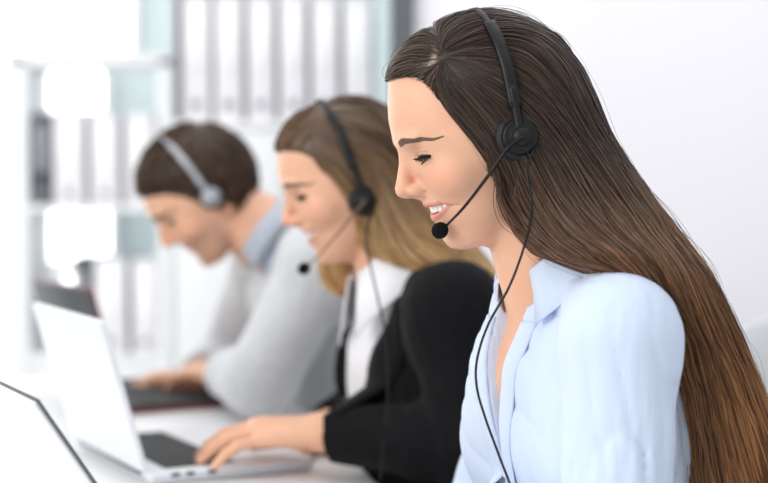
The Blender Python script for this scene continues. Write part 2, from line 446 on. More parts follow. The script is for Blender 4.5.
# ------------------------------------------------------------------ laptops
M_alu = mat('silver_aluminium', srgb(228, 230, 234), .42, metal=.15, spec=.5, noise=.02, nscale=50)
M_rim = mat('dark_laptop_rim', srgb(96, 94, 94), .4, metal=.4)
M_screen = mat('laptop_screen', srgb(30, 34, 40), .12, spec=.6)
M_key = mat('black_keys', srgb(32, 32, 34), .6)
M_lblack = mat('black_laptop_shell', srgb(52, 52, 56), .45, noise=.05)
M_lred = mat('red_laptop_shell', srgb(150, 40, 44), .45, noise=.05)
def laptop(label, H, yaw, lean, wid, dep, lid, shell, rim, under, keys=True):
    """H: hinge corner nearest the camera, on the desk"""
    u = vec(math.cos(yaw), math.sin(yaw), 0); h = vec(-math.sin(yaw), math.cos(yaw), 0)
    R = np.stack([u, h, (0, 0, 1)])
    at = lambda a, b, c: np.asarray(H) + a*u + b*h + vec(0, 0, c)
    t = thing('laptop', label, 'laptop', at(dep/2, wid/2, 0), 'laptops on the white desk')
    mesh_obj('base', *rbox_geo(at(dep/2, wid/2, .0125), (dep, wid, .011), .005, 3, R), shell, t)
    mesh_obj('bottom_cover', *rbox_geo(at(dep/2, wid/2, .005), (dep - .008, wid - .008, .007), .003, 2, R), under, t)
    for a, b in ((.015, .02), (dep - .02, .02), (.015, wid - .02), (dep - .02, wid - .02)):
        mesh_obj('rubber_foot', *lathe_geo([(.006, 0), (.006, .004)], at(a, b, 0), (0, 0, 1), 14), M_key, t)
    ks = []
    for r in range(5):
        for c in range(13):
            ks.append(rbox_geo(at(.03 + r*.0185 + .008, .022 + (c + .5)*(wid - .044)/13, .0187), (.0158, (wid - .044)/13 - .003, .002), .0008, 1, R))
    kb = mesh_obj('keyboard', *rbox_geo(at(.076, wid/2, .0181), (.098, wid - .036, .0008), .0003, 1, R), M_rim, t)
    mesh_obj('keys', *merge(*ks), M_key, kb)
    mesh_obj('touchpad', *rbox_geo(at(dep - .05, wid/2, .0182), (.06, .1, .0008), .0003, 1, R), M_rim if shell is M_lblack else M_metal, t)
    for a in (.035, .055, .085): mesh_obj('port', *rbox_geo(at(a, .0006, .0125), (.012, .003, .005), .001, 2, R), M_key, t)
    mesh_obj('hinge', *tube_geo([at(-.001, .03, .016), at(-.001, wid - .03, .016)], .006, 14), M_rim, t)
    cl, sl = math.cos(lean), math.sin(lean)
    up = -sl*u + cl*vec(0, 0, 1); nr = cl*u + sl*vec(0, 0, 1)
    RL = np.stack([nr, h, up]); B = at(-.004, 0, .017)
    lo = mesh_obj('lid', *rbox_geo(B + up*lid/2 + h*wid/2 - nr*.001, (.0055, wid - .004, lid - .003), .0026, 3, RL), shell, t)
    mesh_obj('lid_rim', *rbox_geo(B + up*lid/2 + h*wid/2 + nr*.0022, (.003, wid, lid), .0014, 2, RL), rim, lo)
    mesh_obj('screen', *rbox_geo(B + up*(lid/2 + .004) + h*wid/2 + nr*.0038, (.0012, wid - .024, lid - .03), .0004, 1, RL), M_screen, lo)
    return t
zd = .7403
def onto(px, py_any, d): return vec(xat(px, d), d, zd)
laptop('silver laptop in the lower left corner, nearest the camera', onto(173, 0, 1.436), math.radians(27), math.radians(33.5), .31, .215, .222, M_alu, M_rim, M_alu)
laptop('silver laptop under the hands of the woman in the black jacket', onto(148, 0, 2.02), math.radians(27.5), math.radians(16), .32, .235, .205, M_alu, M_alu, M_alu)
laptop('black laptop with red edges in front of the man', onto(124, 0, 2.62), math.radians(29), math.radians(15), .33, .225, .2, M_lblack, M_lred, M_lred)

# ------------------------------------------------------------------ chairs
M_shell = mat('white_chair_shell', srgb(240, 242, 244), .4, spec=.45, noise=.01)
M_cush = mat('white_seat_cushion', srgb(232, 233, 236), .7, noise=.03)
def chair(label, loc, yaw):
    t = thing('office_chair', label, 'chair', loc, 'white office chairs at the desk', yaw)   # faces local -x
    w = np.array(loc); c, s = math.cos(yaw), math.sin(yaw)
    Rz = np.array([[c, s, 0], [-s, c, 0], [0, 0, 1]]); g = lambda V: np.asarray(V) @ Rz + w
    # backrest: a curved, round-cornered shell
    n, m = 25, 25; V = []
    for side in (1, -1):
        for i in range(n):
            for j in range(m):
                a, b = -1 + 2*i/(n-1), -1 + 2*j/(m-1)
                # squircle mapping for round corners
                y = a*math.sqrt(max(1 - .30*b*b*b*b, 0)); z = b*math.sqrt(max(1 - .30*a*a*a*a, 0))
                rim = 1 - max(abs(a), abs(b))**6
                x = .235 + .075*((b + 1)/2)**1.2 - .05*a*a + side*(.004 + .010*rim)
                V.append((x, .225*y, .733 + .255*z))
    idx = lambda s_, i, j: s_*n*m + i*m + j
    F = []
    for i in range(n-1):
        for j in range(m-1):
            F.append([idx(0, i, j), idx(0, i+1, j), idx(0, i+1, j+1), idx(0, i, j+1)]); F.append([idx(1, i, j), idx(1, i, j+1), idx(1, i+1, j+1), idx(1, i+1, j)])
    ring = [(i, 0) for i in range(n)] + [(n-1, j) for j in range(1, m)] + [(i, m-1) for i in range(n-2, -1, -1)] + [(0, j) for j in range(m-2, 0, -1)]
    for k in range(len(ring)):
        p, q = ring[k], ring[(k+1) % len(ring)]; F.append([idx(0, *p), idx(1, *p), idx(1, *q), idx(0, *q)])
    mesh_obj('backrest', g(V), F, M_shell, t)
    mesh_obj('seat', g(rbox_geo((0, 0, .385), (.47, .46, .06), .028, 5)[0]), rbox_geo((0, 0, .385), (.47, .46, .06), .028, 5)[1], M_cush, t)
    V, F = tube_geo(spline([(.1, 0, .352), (.22, 0, .36), (.285, 0, .44), (.285, 0, .6), (.29, 0, .70)], 20), .014, 12); mesh_obj('back_post', g(V), F, M_metal, t)
    V, F = lathe_geo([(.09, .355), (.09, .345), (.026, .33), (.026, .12), (.04, .115), (.04, .085)], (0, 0, 0), (0, 0, 1), 24); mesh_obj('column', g(V), F, M_metal, t)
    for k in range(5):
        a = k*2*math.pi/5 + .3; d = vec(math.cos(a), math.sin(a), 0)
        V, F = tube_geo([d*.03 + vec(0, 0, .1), d*.17 + vec(0, 0, .09), d*.29 + vec(0, 0, .068)], [.02, .017, .013], 10); lg_ = mesh_obj('leg', g(V), F, M_metal, t)
        V, F = lathe_geo([(.012, -.011), (.029, -.009), (.029, .009), (.012, .011)], d*.29 + vec(0, 0, .0295), np.cross(d, (0, 0, 1)), 20); mesh_obj('caster', g(V), F, M_key, lg_)
    return t
# ------------------------------------------------------------------ heads (millimetres, x forward, y to its left, z up)
def tab(z, zs, vs): return np.interp(z, zs, vs)
class Head:
    def __init__(s, origin, yaw, pitch, scale=1.0, male=False, smile=1.0, roll=0.0):
        s.o = np.asarray(origin, float); s.sc = scale/1000.0; s.male = male; s.smile = smile
        f = vec(-math.cos(yaw), -math.sin(yaw), 0); l = np.cross((0, 0, 1), f); u = vec(0, 0, 1)
        f2 = f*math.cos(pitch) - u*math.sin(pitch); u2 = u*math.cos(pitch) + f*math.sin(pitch)
        l2 = l*math.cos(roll) + u2*math.sin(roll); u3 = u2*math.cos(roll) - l*math.sin(roll)
        s.R = np.stack([f2, l2, u3])
        # profile of the face along the midline, without the hair
        if male:
            pr = [(-92, 38), (-90, 56), (-86, 68), (-78, 74), (-70, 76), (-57, 72), (-48, 76), (-41, 77.5), (-36, 77), (-31, 80), (-25, 82), (-21, 85), (-17, 95), (-13, 104), (-7, 107), (0, 104.5), (8, 99), (20, 92), (28, 90), (36, 92.5), (45, 91), (62, 87), (80, 81), (97, 73)]
        else:
            pr = [(-87.6, 36), (-84.5, 57), (-82.8, 63), (-78, 71), (-68.5, 75), (-57, 73.5), (-48.5, 77), (-42, 77.6), (-36, 76.5), (-29.4, 80), (-22.4, 84), (-17.5, 92), (-14.6, 100.5), (-9.2, 104.5), (-2.8, 103.5), (6.8, 97.8), (18.3, 91.5), (27.6, 88.6), (37.5, 88.4), (47, 88.2), (62, 86), (80, 80.5), (97, 74)]
        s.pz = np.array([a for a, b in pr], float); s.px = np.array([b for a, b in pr], float)
        zz = np.arange(-84, 98, 1.0); xx = np.arange(125, 10, -1.0)
        tgt = np.interp(zz, s.pz, s.px)
        s.dz, s.dx = zz, np.zeros(len(zz))
        cur = s._ray(zz, np.zeros(len(zz)), xx)
        d = tgt - cur
        kk = np.exp(-(np.arange(-6, 7)/1.6)**2); kk /= kk.sum()
        s.dx = np.convolve(np.pad(d, 6, mode='edge'), kk, 'valid')
        s.mouth_pts()
    def _ray(s, zz, yy, xx):
        q = np.stack([np.tile(xx, len(zz)), np.repeat(yy, len(xx)), np.repeat(zz, len(xx))], 1)
        F = s.shape(q).reshape(len(zz), len(xx))
        i = np.argmax(F < 0, 1); i = np.maximum(i, 1); r = np.arange(len(zz))
        a, b = F[r, i-1], F[r, i]
        return xx[i-1] + (xx[i] - xx[i-1])*a/(a - b + 1e-9)
    def surf(s, yy, zz):
        yy = np.atleast_1d(np.asarray(yy, float)); zz = np.atleast_1d(np.asarray(zz, float))
        yy, zz = np.broadcast_arrays(yy, zz)
        return s._ray(zz, yy, np.arange(125, -60, -1.0))
    def skull(s, q, nape=True):
        x, y, z = q.T; ay = np.abs(y); m = 1.0 if not s.male else 1.03
        cran = ell(q, (-5, 0, 36), (90, 71*m, 88))
        fore = ell(q, (30, 0, 60), (55, 58*m, 57))
        d = smin(cran, fore, 10)
        zs = [-88, -84, -78, -68, -55, -40, -25, -15, 0, 15, 30, 45, 62]
        Xf = tab(z, zs, [42, 60, 70.5, 74, 73, 76, 80, 80, 80, 80, 80, 77, 55])
        if s.male: w = tab(z, zs, [16, 27, 36, 45, 53, 58, 62, 64, 67, 68, 67, 60, 40])
        else: w = tab(z, zs, [9, 21, 29, 37, 45.5, 52, 57.5, 61.5, 66, 67, 65, 58, 38])
        xb = tab(z, zs, [36, 28, 19, 4, -12, -28, -40, -48, -55, -60, -60, -60, -60])
        xc = tab(z, zs, [40, 38, 34, 27, 16, 5, 0, 0, 0, 0, 0, 0, 0])
        af = Xf - xc; ab = xc - xb
        a = np.where(x > xc, af, ab)
        p = 2.25
        rho = (np.abs((x - xc)/a)**p + (ay/w)**p)**(1/p)
        face = (rho - 1)*np.where(x > xc, np.minimum(w, a), np.minimum(w, a)*.9)*0.85
        face = np.maximum(face, np.maximum(z - 64, -89 - z))
        return smin(d, face, 10)
    def shape(s, q):
        dxm = np.interp(q[:, 2], s.dz, s.dx)
        sg = np.interp(q[:, 2], [-84, -70, -50, -28, -20, -14, 0, 15, 27, 40, 60], [22, 22, 26, 22, 15, 12, 10, 10, 13, 30, 45])
        q = q.copy(); q[:, 0] -= dxm*np.exp(-(q[:, 1]/sg)**2)*np.clip((q[:, 0] - 5)/35, 0, 1)
        x, y, z = q.T; ay = np.abs(y); qa = np.stack([x, ay, z], 1)
        d = s.skull(q)
        ms = 1.0 if s.male else 0.0
        d = smin(d, ell(qa, (52, 39, -9 + 2*s.smile), (20, 18, 17)), 16)
        d = smin(d, ell(q, (65, 0, -70), (11, 15 + 5*ms, 12)), 10)
        d = smin(d, ell(qa, (76, 22, 38), (7 + 4*ms, 19, 6 + ms)), 9)
        d = smax(d, -ell(qa, (90, 31, 19), (17, 17, 11)), 9)
        # smile creases
        if s.smile > .5:
            t = np.clip((ay - 17)/21, 0, 1); zc = -15 - 22*t - 3*np.sin(t*3.14)
            lt = np.exp(-((ay - 17 - 21*t)/3)**2)
            d = d + (1.3*np.exp(-((z - zc)/2.4)**2) - .5*np.exp(-((z - zc - 6)/4)**2))*lt*np.clip((x - 35)/20, 0, 1)*np.clip(1.15 - .5*t, 0, 1)
        # nose
        n = cone(q, (84, 0, 26), (95, 0, -5), 5.5, 7.5)
        n = smin(n, ell(q, (95, 0, -7.5), (8.6, 8.4 + ms, 8.2)), 5)
        n = smin(n, ell(qa, (85.5, 10.5 + ms, -11), (9, 5.6 + ms, 6.4)), 5)
        n = smin(n, cone(q, (94, 0, -12), (83, 0, -17), 4.5, 4), 4)
        d = smin(d, n, 8)
        d = smax(d, -ell(qa, (90, 6.2, -18.5), (5.5, 3.0, 5)), 2)
        # eyelids
        d = smin(d, np.linalg.norm(qa - np.array(s.eye), axis=1) - 13.4, 4)
        return d
    eye = (61.0, 31.0, 17.0)
    def lids(s, yy):
        t = np.clip(yy/14.0, -1, 1)
        op = (1 - t*t)
        return 0.2 + 3.2*op + 0.05*yy, 0.2 - 3.2*op + 0.05*yy
    def mouth_pts(s):
        W = 34.0 if s.smile > .5 else 23.0
        s.mw = W
        yy = np.linspace(-W, W, 25); t = yy/W; sm = s.smile
        if sm > .5: s.zu = lambda y: -30.6 - 1.4*(np.abs(y)/W)**1.5; s.zl = lambda y: -41.5 + 9.9*(np.abs(y)/W)**2.2
        else: s.zu = lambda y: -34.5 - 0.8*np.abs(y)/W; s.zl = lambda y: -35.2 - 0.2*np.abs(y)/W
        zu, zl = s.zu(yy), s.zl(yy)
        xu = s.surf(yy, zu + 2.0) - 1.7; xl = s.surf(yy, zl - 2.5) - 2.2
        s.up = np.stack([xu, yy, zu + 1.9 - 0.7*np.exp(-(yy/3)**2)], 1); s.lo_ = np.stack([xl, yy, zl - 2.8*(1 - 0.5*np.abs(t))], 1)
        s.ur = 2.9 - 1.7*np.abs(t)**1.5; s.lr = 3.7 - 2.3*np.abs(t)**1.5
    def lip_d(s, q, pts, rad):
        d = np.full(len(q), 60.0)
        for i in range(len(pts) - 1): d = np.minimum(d, cone(q, pts[i], pts[i+1], rad[i], rad[i+1]))
        return d
    def lens(s, q):
        return np.maximum(q[:, 2] - s.zu(q[:, 1]), s.zl(q[:, 1]) - q[:, 2])
    def full(s, q):
        d = s.shape(q)
        b = q[:, 0] > 30
        if b.any():
            k = b & (q[:, 2] > -60) & (q[:, 2] < -15) & (np.abs(q[:, 1]) < 40)
            if k.any():
                p = q[k]; e = d[k]
                cut = np.maximum(s.lens(p), (66 - 0.018*p[:, 1]**2) - p[:, 0])
                cut = np.maximum(cut, np.abs(p[:, 1]) - s.mw)
                e = smax(e, -cut, 1.5)
                e = smin(e, np.minimum(s.lip_d(p, s.up, s.ur), s.lip_d(p, s.lo_, s.lr)), 2.2)
                d[k] = e
            k = b & (q[:, 2] > 0) & (q[:, 2] < 40) & (np.abs(q[:, 1]) > 12) & (np.abs(q[:, 1]) < 52)
            if k.any():
                p = q[k]; yy = np.abs(p[:, 1]) - s.eye[1]; zz = p[:, 2] - s.eye[2]
                zt, zb = s.lids(yy)
                cut = np.maximum(np.maximum(zz - zt, zb - zz), np.abs(yy) - 13.5)
                cut = np.maximum(cut, s.eye[0] + 1 - p[:, 0])
                d[k] = smax(d[k], -cut, 0.8)
        # ears
        qa = q.copy(); qa[:, 1] = np.abs(qa[:, 1])
        k = (np.abs(qa[:, 0] + 14) < 40) & (np.abs(qa[:, 2]) < 50) & (qa[:, 1] > 40)
        if k.any():
            p = qa[k]
            c, sn = math.cos(.28), math.sin(.28)
            p = p - np.array([-15, 69, 2]); p = np.stack([p[:, 0]*c + p[:, 1]*sn, -p[:, 0]*sn + p[:, 1]*c, p[:, 2]], 1)
            e = ell(p, (0, 0, 4), (16, 5, 26)); e = smin(e, ell(p, (3, 0, -22), (8, 4.5, 9)), 5)
            e = smax(e, -ell(p, (3, 6, 3), (10, 5.5, 18)), 3)
            e = smin(e, ell(p, (10, 0, -3), (4, 4, 6)), 3)
            d[k] = smin(d[k], e, 5)
        return d
    def loc(s, p): return (p - s.o) @ s.R.T/s.sc
    def wor(s, q): return (np.asarray(q, float) @ s.R)*s.sc + s.o
    def prim(s, skull=False):
        fn = (lambda p: s.skull(s.loc(p))*s.sc) if skull else (lambda p: s.full(s.loc(p))*s.sc)
        r = 0.15*s.sc*1000
        return Prim(fn, s.o - r, s.o + r)

# ------------------------------------------------------------------ hands
def hand_prim(W, a, n, side, sc=1.0, curl=(20, 45, 60), spread=1.0, inf=0.0):
    """W wrist, a along the palm, n out of the back of the hand, side towards the thumb"""
    a = unit(a); n = unit(n - (n @ a)*a); b = np.cross(n, a); b = b if b @ side > 0 else -b
    to = lambda u: W + sc*(u[0]*a + u[1]*b + u[2]*n)
    pr = []
    kn = [(.086, .027, 0), (.091, .007, .003), (.086, -.013, .001), (.076, -.031, -.005)]
    ln = [(.042, .025, .021), (.046, .028, .022), (.043, .026, .021), (.034, .020, .019)]
    rd = [.0098, .0100, .0096, .0086]
    sp = [6, 1, -5, -12]
    pc = []
    for i in range(4):
        pc.append(prim_cone(to((.0, kn[i][1]*.55, 0)), to(kn[i]), .0165*sc, (rd[i] + .0022)*sc))
    pc.append(prim_cone(to((.01, .018, -.006)), to((.05, .03, -.01)), .017*sc, .013*sc))
    palm = union(pc, .014*sc)
    pr.append(Prim(palm, palm.lo, palm.hi))
    for i in range(4):
        p = np.array(kn[i]); cu = 0; fi = []
        az = math.radians(sp[i]*spread)
        for j in range(3):
            cu = math.radians(curl[j] - (i - 1.5)*3)
            dr = np.array([math.cos(cu)*math.cos(az), math.cos(cu)*math.sin(az), -math.sin(cu)])
            q = p + dr*ln[i][j]
            fi.append(prim_cone(to(p), to(q), rd[i]*(1 - .1*j)*sc, rd[i]*(.9 - .1*j)*sc)); p = q
        f = union(fi, .003*sc); pr.append(Prim(f, f.lo, f.hi))
    th = [(.018, .022, -.008), (.052, .046, -.02), (.08, .052, -.03), (.102, .046, -.036)]
    tr = [.0145, .0118, .0105, .0085]
    f = union([prim_cone(to(th[i]), to(th[i+1]), tr[i]*sc, tr[i+1]*sc) for i in range(3)], .004*sc)
    pr.append(Prim(f, f.lo, f.hi))
    u = union(pr, .005*sc)
    return Prim(u, u.lo, u.hi)

# ------------------------------------------------------------------ bodies
class Body:
    """joints in world metres; frame of the chest from the spine and a yaw"""
    def __init__(s, head, M, pelvis, yaw, male=False, sw=0.16, shL=None, shR=None, dr=.05):
        s.h, s.M, s.pel, s.male = head, np.asarray(M, float), np.asarray(pelvis, float), male
        f = vec(-math.cos(yaw), -math.sin(yaw), 0); s.left = np.cross((0, 0, 1), f); s.f0 = f
        s.up = unit(s.M - s.pel); s.up = unit(s.up - (s.up @ s.left)*s.left)
        s.fwd = np.cross(s.left, s.up)
        s.R = np.stack([s.fwd, s.left, s.up])
        s.shL = s.M + s.left*sw + s.fwd*.01 if shL is None else shL; s.shR = s.M - s.left*sw + s.fwd*.01 if shR is None else shR
        s.sw = sw; s.dr = dr
    def at(s, u, v, w): return s.M + u*s.fwd + v*s.left + w*s.up
    def torso(s, inf=0.0, bust=True):
        k = 1.12 if s.male else 1.0; E = lambda c, r: prim_ell(s.at(*c), np.array(r)*1.0 + inf, s.R)
        L = np.linalg.norm(s.M - s.pel)
        pr = [E((-.012, 0, -.15), (.089*k, .122*k, .185)), E((.006, 0, -.055), (.072*k, .115*k, .075)),
              E((.0, 0, -.29), (.09*k, .118*k, .13)), E((-.01, 0, -L), (.118*k, .165, .13))]
        if not s.male and bust:
            for q in (-1, 1): pr.append(E((.03, q*.062, -.125), (.052, .06, .06)))
        nb = s.h.wor((-22, 0, -62))
        pr.append(prim_cone(s.at(-.012, 0, .0), s.at(-.012, 0, .0)*.5 + nb*.5, .055*k + inf, .05*k + inf))
        for sh, q in ((s.shL, 1), (s.shR, -1)):
            pr.append(prim_cone(s.at(-.015, q*.04, .02), sh + s.up*.012 - s.fwd*.008, .037*k + inf, (s.dr - .006) + inf))
            pr.append(prim_cone(sh, sh - s.up*.02, s.dr + inf, s.dr + inf))
        return pr
    def neck(s):
        k = 1.16 if s.male else 0.98
        a = s.h.wor((-20, 0, -30)); b = s.h.wor((-12, 0, -55))
        return [prim_cone(a, s.at(-.015, 0, .01), .0465*k, .053*k), prim_cone(b, s.at(-.01, 0, .0), .036*k, .050*k)]
    def arm(s, sh, el, wr, r=(.048, .042, .038, .026), inf=0.0):
        m = el*.7 + wr*.3
        return [prim_cone(sh, el, r[0] + inf, r[1] + inf), prim_cone(el, m, r[1] + inf*.9, r[2] + inf*.8), prim_cone(m, wr, r[2] + inf*.8, r[3] + inf*.6)]
    def legs(s, inf=0.0):
        pr = []; s.feet = []
        for q in (-1, 1):
            hip = s.pel + s.left*q*.085 - vec(0, 0, .015)
            kn = vec(*(hip + s.f0*.40 + s.left*q*.02)[:2], .50)
            an = vec(*(kn + s.f0*(-.02))[:2], .09)
            pr += [prim_cone(hip, kn, .077 + inf, .055 + inf), prim_cone(kn, an, .053 + inf, .036 + inf)]
            s.feet.append(an)
        return pr
def shoe_prims(b, an, inf=0):
    t = an + b.f0*.14; t[2] = .028
    h = an.copy() - b.f0*.02; h[2] = .034
    m = an + b.f0*.06; m[2] = .045
    return [prim_cone(an + vec(0, 0, .0), h, .036, .032), prim_cone(h, m, .032, .036), prim_cone(m, t, .036, .026)]
def folds(p, amp, seed, ax=(0, 0, 1), lam=.045, along=4.0):
    """soft cloth creases: long along ax, wavelength lam across it"""
    r = np.random.default_rng(seed); d = np.zeros(len(p)); ax = unit(ax)
    a = unit(np.cross(ax, (0.3, 1, 0.2))); b = np.cross(ax, a)
    u, v, w = p @ a, p @ b, p @ ax
    wob = np.sin(u*19 + w*9 + r.random()*6) + np.sin(v*23 - w*13 + r.random()*6)
    for i in range(4):
        th = r.random()*6.28; k = 6.283/lam*(0.55 + 0.4*i)
        s = np.sin(k*(math.cos(th)*u + math.sin(th)*v) + k/along*w*r.choice([-1, 1]) + 1.1*wob + r.random()*6)
        m = .5 + .5*np.sin(w*(14 + 9*i) + u*11 + r.random()*6)
        d += amp*m*(1 - 2*np.sqrt(np.abs(s)))*.5/(1 + .6*i)
    return d

# ------------------------------------------------------------------ strands along a surface
def sample_mesh(V, Q, n):
    A, B, C, D = (V[Q[:, i]] for i in range(4))
    ar = np.linalg.norm(np.cross(C - A, D - B), axis=1); i = rng.choice(len(Q), n, p=ar/ar.sum())
    u, v = rng.random((2, n))[:, :, None]
    return (A[i]*(1-u) + B[i]*u)*(1-v) + (D[i]*(1-u) + C[i]*u)*v
def flow_strands(f, seeds, guides, steps, ds, sig, lift=(0.0002, 0.0025), rad=0.0004, jitter=0.1, stop=None, lens=(.45, 1.0), rooted=False):
    """guides: list of world polylines lying near the surface; strands follow the nearest guide's direction"""
    gp, gt = [], []
    for g in guides:
        g = spline(g, 40); t = np.gradient(g, axis=0); t /= np.linalg.norm(t, axis=1)[:, None]
        gp.append(g); gt.append(t)
    gp, gt = np.concatenate(gp), np.concatenate(gt)
    Sn = len(seeds); p = seeds.copy(); out = [p.copy()]; prev = None
    jit = rng.normal(0, jitter, (Sn, 3)); alive = np.ones(Sn)
    for k in range(steps):
        t = np.zeros((Sn, 3))
        for s in range(0, Sn, 4000):
            d2 = ((p[s:s+4000, None, :] - gp[None])**2).sum(-1)
            w = np.exp(-(d2 - d2.min(1, keepdims=True))/(2*sig*sig)); t[s:s+4000] = (w[:, :, None]*gt[None]).sum(1)
        t /= np.maximum(np.linalg.norm(t, axis=1, keepdims=True), 1e-9)
        g = grad(f, p, 8e-4); g /= np.maximum(np.linalg.norm(g, axis=1, keepdims=True), 1e-9)
        t = t + jit*0.35
        t = t - (t*g).sum(1, keepdims=True)*g
        t /= np.maximum(np.linalg.norm(t, axis=1, keepdims=True), 1e-9)
        if prev is not None:
            t = prev*.55 + t*.45; t /= np.maximum(np.linalg.norm(t, axis=1, keepdims=True), 1e-9)
        prev = t
        pn = p + t*ds
        if stop is not None: alive = alive*(~stop(pn))*(f(pn) < .008)
        p0 = p; p = pn
        g = grad(f, p, 8e-4); d = f(p)
        p = p - g*(np.clip(d, -.004, .004)/np.maximum((g*g).sum(1), .2))[:, None]
        p = np.where(alive[:, None] > 0, p, p0)
        out.append(p.copy())
    pts = np.stack(out, 1); N = pts.shape[1]
    # random lengths: resample each strand to a part of its own path
    sl = np.concatenate([np.zeros((Sn, 1)), np.cumsum(np.linalg.norm(np.diff(pts, axis=1), axis=2), 1)], 1)
    ok = sl[:, -1] > 1.9*ds; pts, sl = pts[ok], sl[ok]; Sn = len(pts)
    Lf = rng.uniform(lens[0], lens[1], Sn)
    Lf = np.where(sl[:, -1] < steps*ds*.85, 1.0, Lf)
    q = np.empty_like(pts); u = np.linspace(0, 1, N)
    for i in range(Sn):
        for c in range(3): q[i, :, c] = np.interp(u*Lf[i]*sl[i, -1], sl[i], pts[i, :, c])
    pts = q
    nrm = grad(f, pts.reshape(-1, 3), 8e-4).reshape(pts.shape); nrm /= np.maximum(np.linalg.norm(nrm, axis=-1, keepdims=True), 1e-9)
    e = np.sin(np.linspace(0, 1, N)*math.pi)**.5
    if rooted: e = (1 - np.linspace(0, 1, N)**5)*np.linspace(.35, 1, N)**.5
    h = rng.uniform(lift[0], lift[1], Sn)[:, None]*e[None] - rad*1.2*(1 - e)[None]
    pts = pts + nrm*h[..., None]
    rr = np.full((Sn, N), rad)*rng.uniform(.6, 1.25, Sn)[:, None]*(.35 + .65*e)[None]
    return pts, rr
def strand_obj(name, pts, rr, m, parent, k=3, gz=None):
    V, Q = strands_geo(pts, rr, k)
    n = pts.shape[1]*k
    at = {'hv': np.repeat(rng.random(len(pts)), n)}
    if gz is not None: at['tip'] = np.clip(gz(V), 0, 1)
    return mesh_obj(name, V, Q, m, parent, attrs=at)
def hair_mat(name, dark, light, tipd, tipl, rough=.38, spec=.5):
    m = bpy.data.materials.new(name); m.use_nodes = True
    nt = m.node_tree; b = nt.nodes['Principled BSDF']
    L = nt.links.new
    def A(n):
        a = nt.nodes.new('ShaderNodeAttribute'); a.attribute_name = n; return a.outputs['Fac']
    def mix(fac, c1, c2):
        x = nt.nodes.new('ShaderNodeMix'); x.data_type = 'RGBA'; L(fac, x.inputs['Factor'])
        for s_, c in ((6, c1), (7, c2)):
            if isinstance(c, tuple): x.inputs[s_].default_value = (*c, 1)
            else: L(c, x.inputs[s_])
        return x.outputs[2]
    root = mix(A('hv'), dark, light); tip = mix(A('hv'), tipd, tipl)
    c = mix(A('tip'), root, tip); c = mix(A('scalp'), c, srgb(176, 146, 128))
    L(c, b.inputs['Base Color'])
    b.inputs['Roughness'].default_value = rough; b.inputs['Specular IOR Level'].default_value = spec
    return m
# ------------------------------------------------------------------ shared materials
M_skin = mat('skin', srgb(234, 182, 151), .48, spec=.35, sss=.25, noise=.05, nscale=30, bump=.04, bscale=900)
attr_mix(M_skin, 'lip', srgb(206, 108, 108), .85)
attr_mix(M_skin, 'blush', srgb(228, 138, 114), .38)
attr_mix(M_skin, 'inmouth', srgb(92, 30, 30), 1.0)
attr_mix(M_skin, 'stubble', srgb(150, 118, 100), .45)
attr_mix(M_skin, 'lidline', srgb(70, 50, 45), .8)
M_eye = mat('eye_white', srgb(225, 222, 220), .12, spec=.6)
M_iris = mat('iris', srgb(48, 32, 22), .08, spec=.7)
M_teeth = mat('teeth', srgb(244, 240, 232), .22, spec=.55)
M_lash = mat('lashes', srgb(28, 20, 18), .5)
M_brow = mat('brows', srgb(112, 86, 70), .65)
M_black = mat('black_plastic', srgb(12, 12, 14), .4, spec=.35, noise=.1)
M_foam = mat('black_foam', srgb(20, 20, 22), .95, spec=.15, bump=.6, bscale=900)
M_leather = mat('black_leatherette', srgb(24, 24, 26), .5, spec=.35, bump=.2, bscale=500)

def face_attrs(h, V):
    q = h.loc(V); n = len(q)
    lip = np.zeros(n); inm = np.zeros(n); bl = np.zeros(n); lid = np.zeros(n); st = np.zeros(n)
    k = (q[:, 0] > 40) & (q[:, 2] > -62) & (q[:, 2] < -15) & (np.abs(q[:, 1]) < 40)
    p = q[k]
    if len(p):
        d = np.minimum(h.lip_d(p, h.up, h.ur), h.lip_d(p, h.lo_, h.lr))
        lip[k] = np.clip(1 - (d - .2)/1.0, 0, 1)
        inm[k] = np.clip((-h.lens(p) + .2), 0, 1)*(p[:, 0] < h.surf(p[:, 1], np.full(len(p), -36.0)) - 4)*(h.smile > .5)
    qa = np.stack([q[:, 0], np.abs(q[:, 1]), q[:, 2]], 1)
    bl = np.exp(-(((qa - np.array([62, 42, -6]))/np.array([22, 17, 14]))**2).sum(1))*.9
    bl += .5*np.exp(-(((qa - np.array([98, 4, -10]))/np.array([12, 12, 9]))**2).sum(1))
    bl += .8*np.exp(-(((qa - np.array([-15, 72, -4]))/np.array([20, 12, 28]))**2).sum(1))
    yy = qa[:, 1] - h.eye[1]; zt, zb = h.lids(yy); zz = q[:, 2] - h.eye[2]
    lid = np.clip(1.3 - np.abs(zz - zt)/1.1, 0, 1)*(np.abs(yy) < 14)*(q[:, 0] > 55)
    lid = np.maximum(lid, .38*np.clip(1 - np.abs(zz - zt - 4.2)/.9, 0, 1)*(np.abs(yy) < 13)*(q[:, 0] > 50))  # lid crease: its shade painted as a faint dark line
    if h.male:
        st = np.clip((-14 - q[:, 2])/14, 0, 1)*np.clip((q[:, 0] - 6)/18, 0, 1)*np.clip((q[:, 2] + 100)/12, 0, 1)
    return {'lip': lip, 'inmouth': inm, 'blush': bl, 'lidline': lid, 'stubble': st}

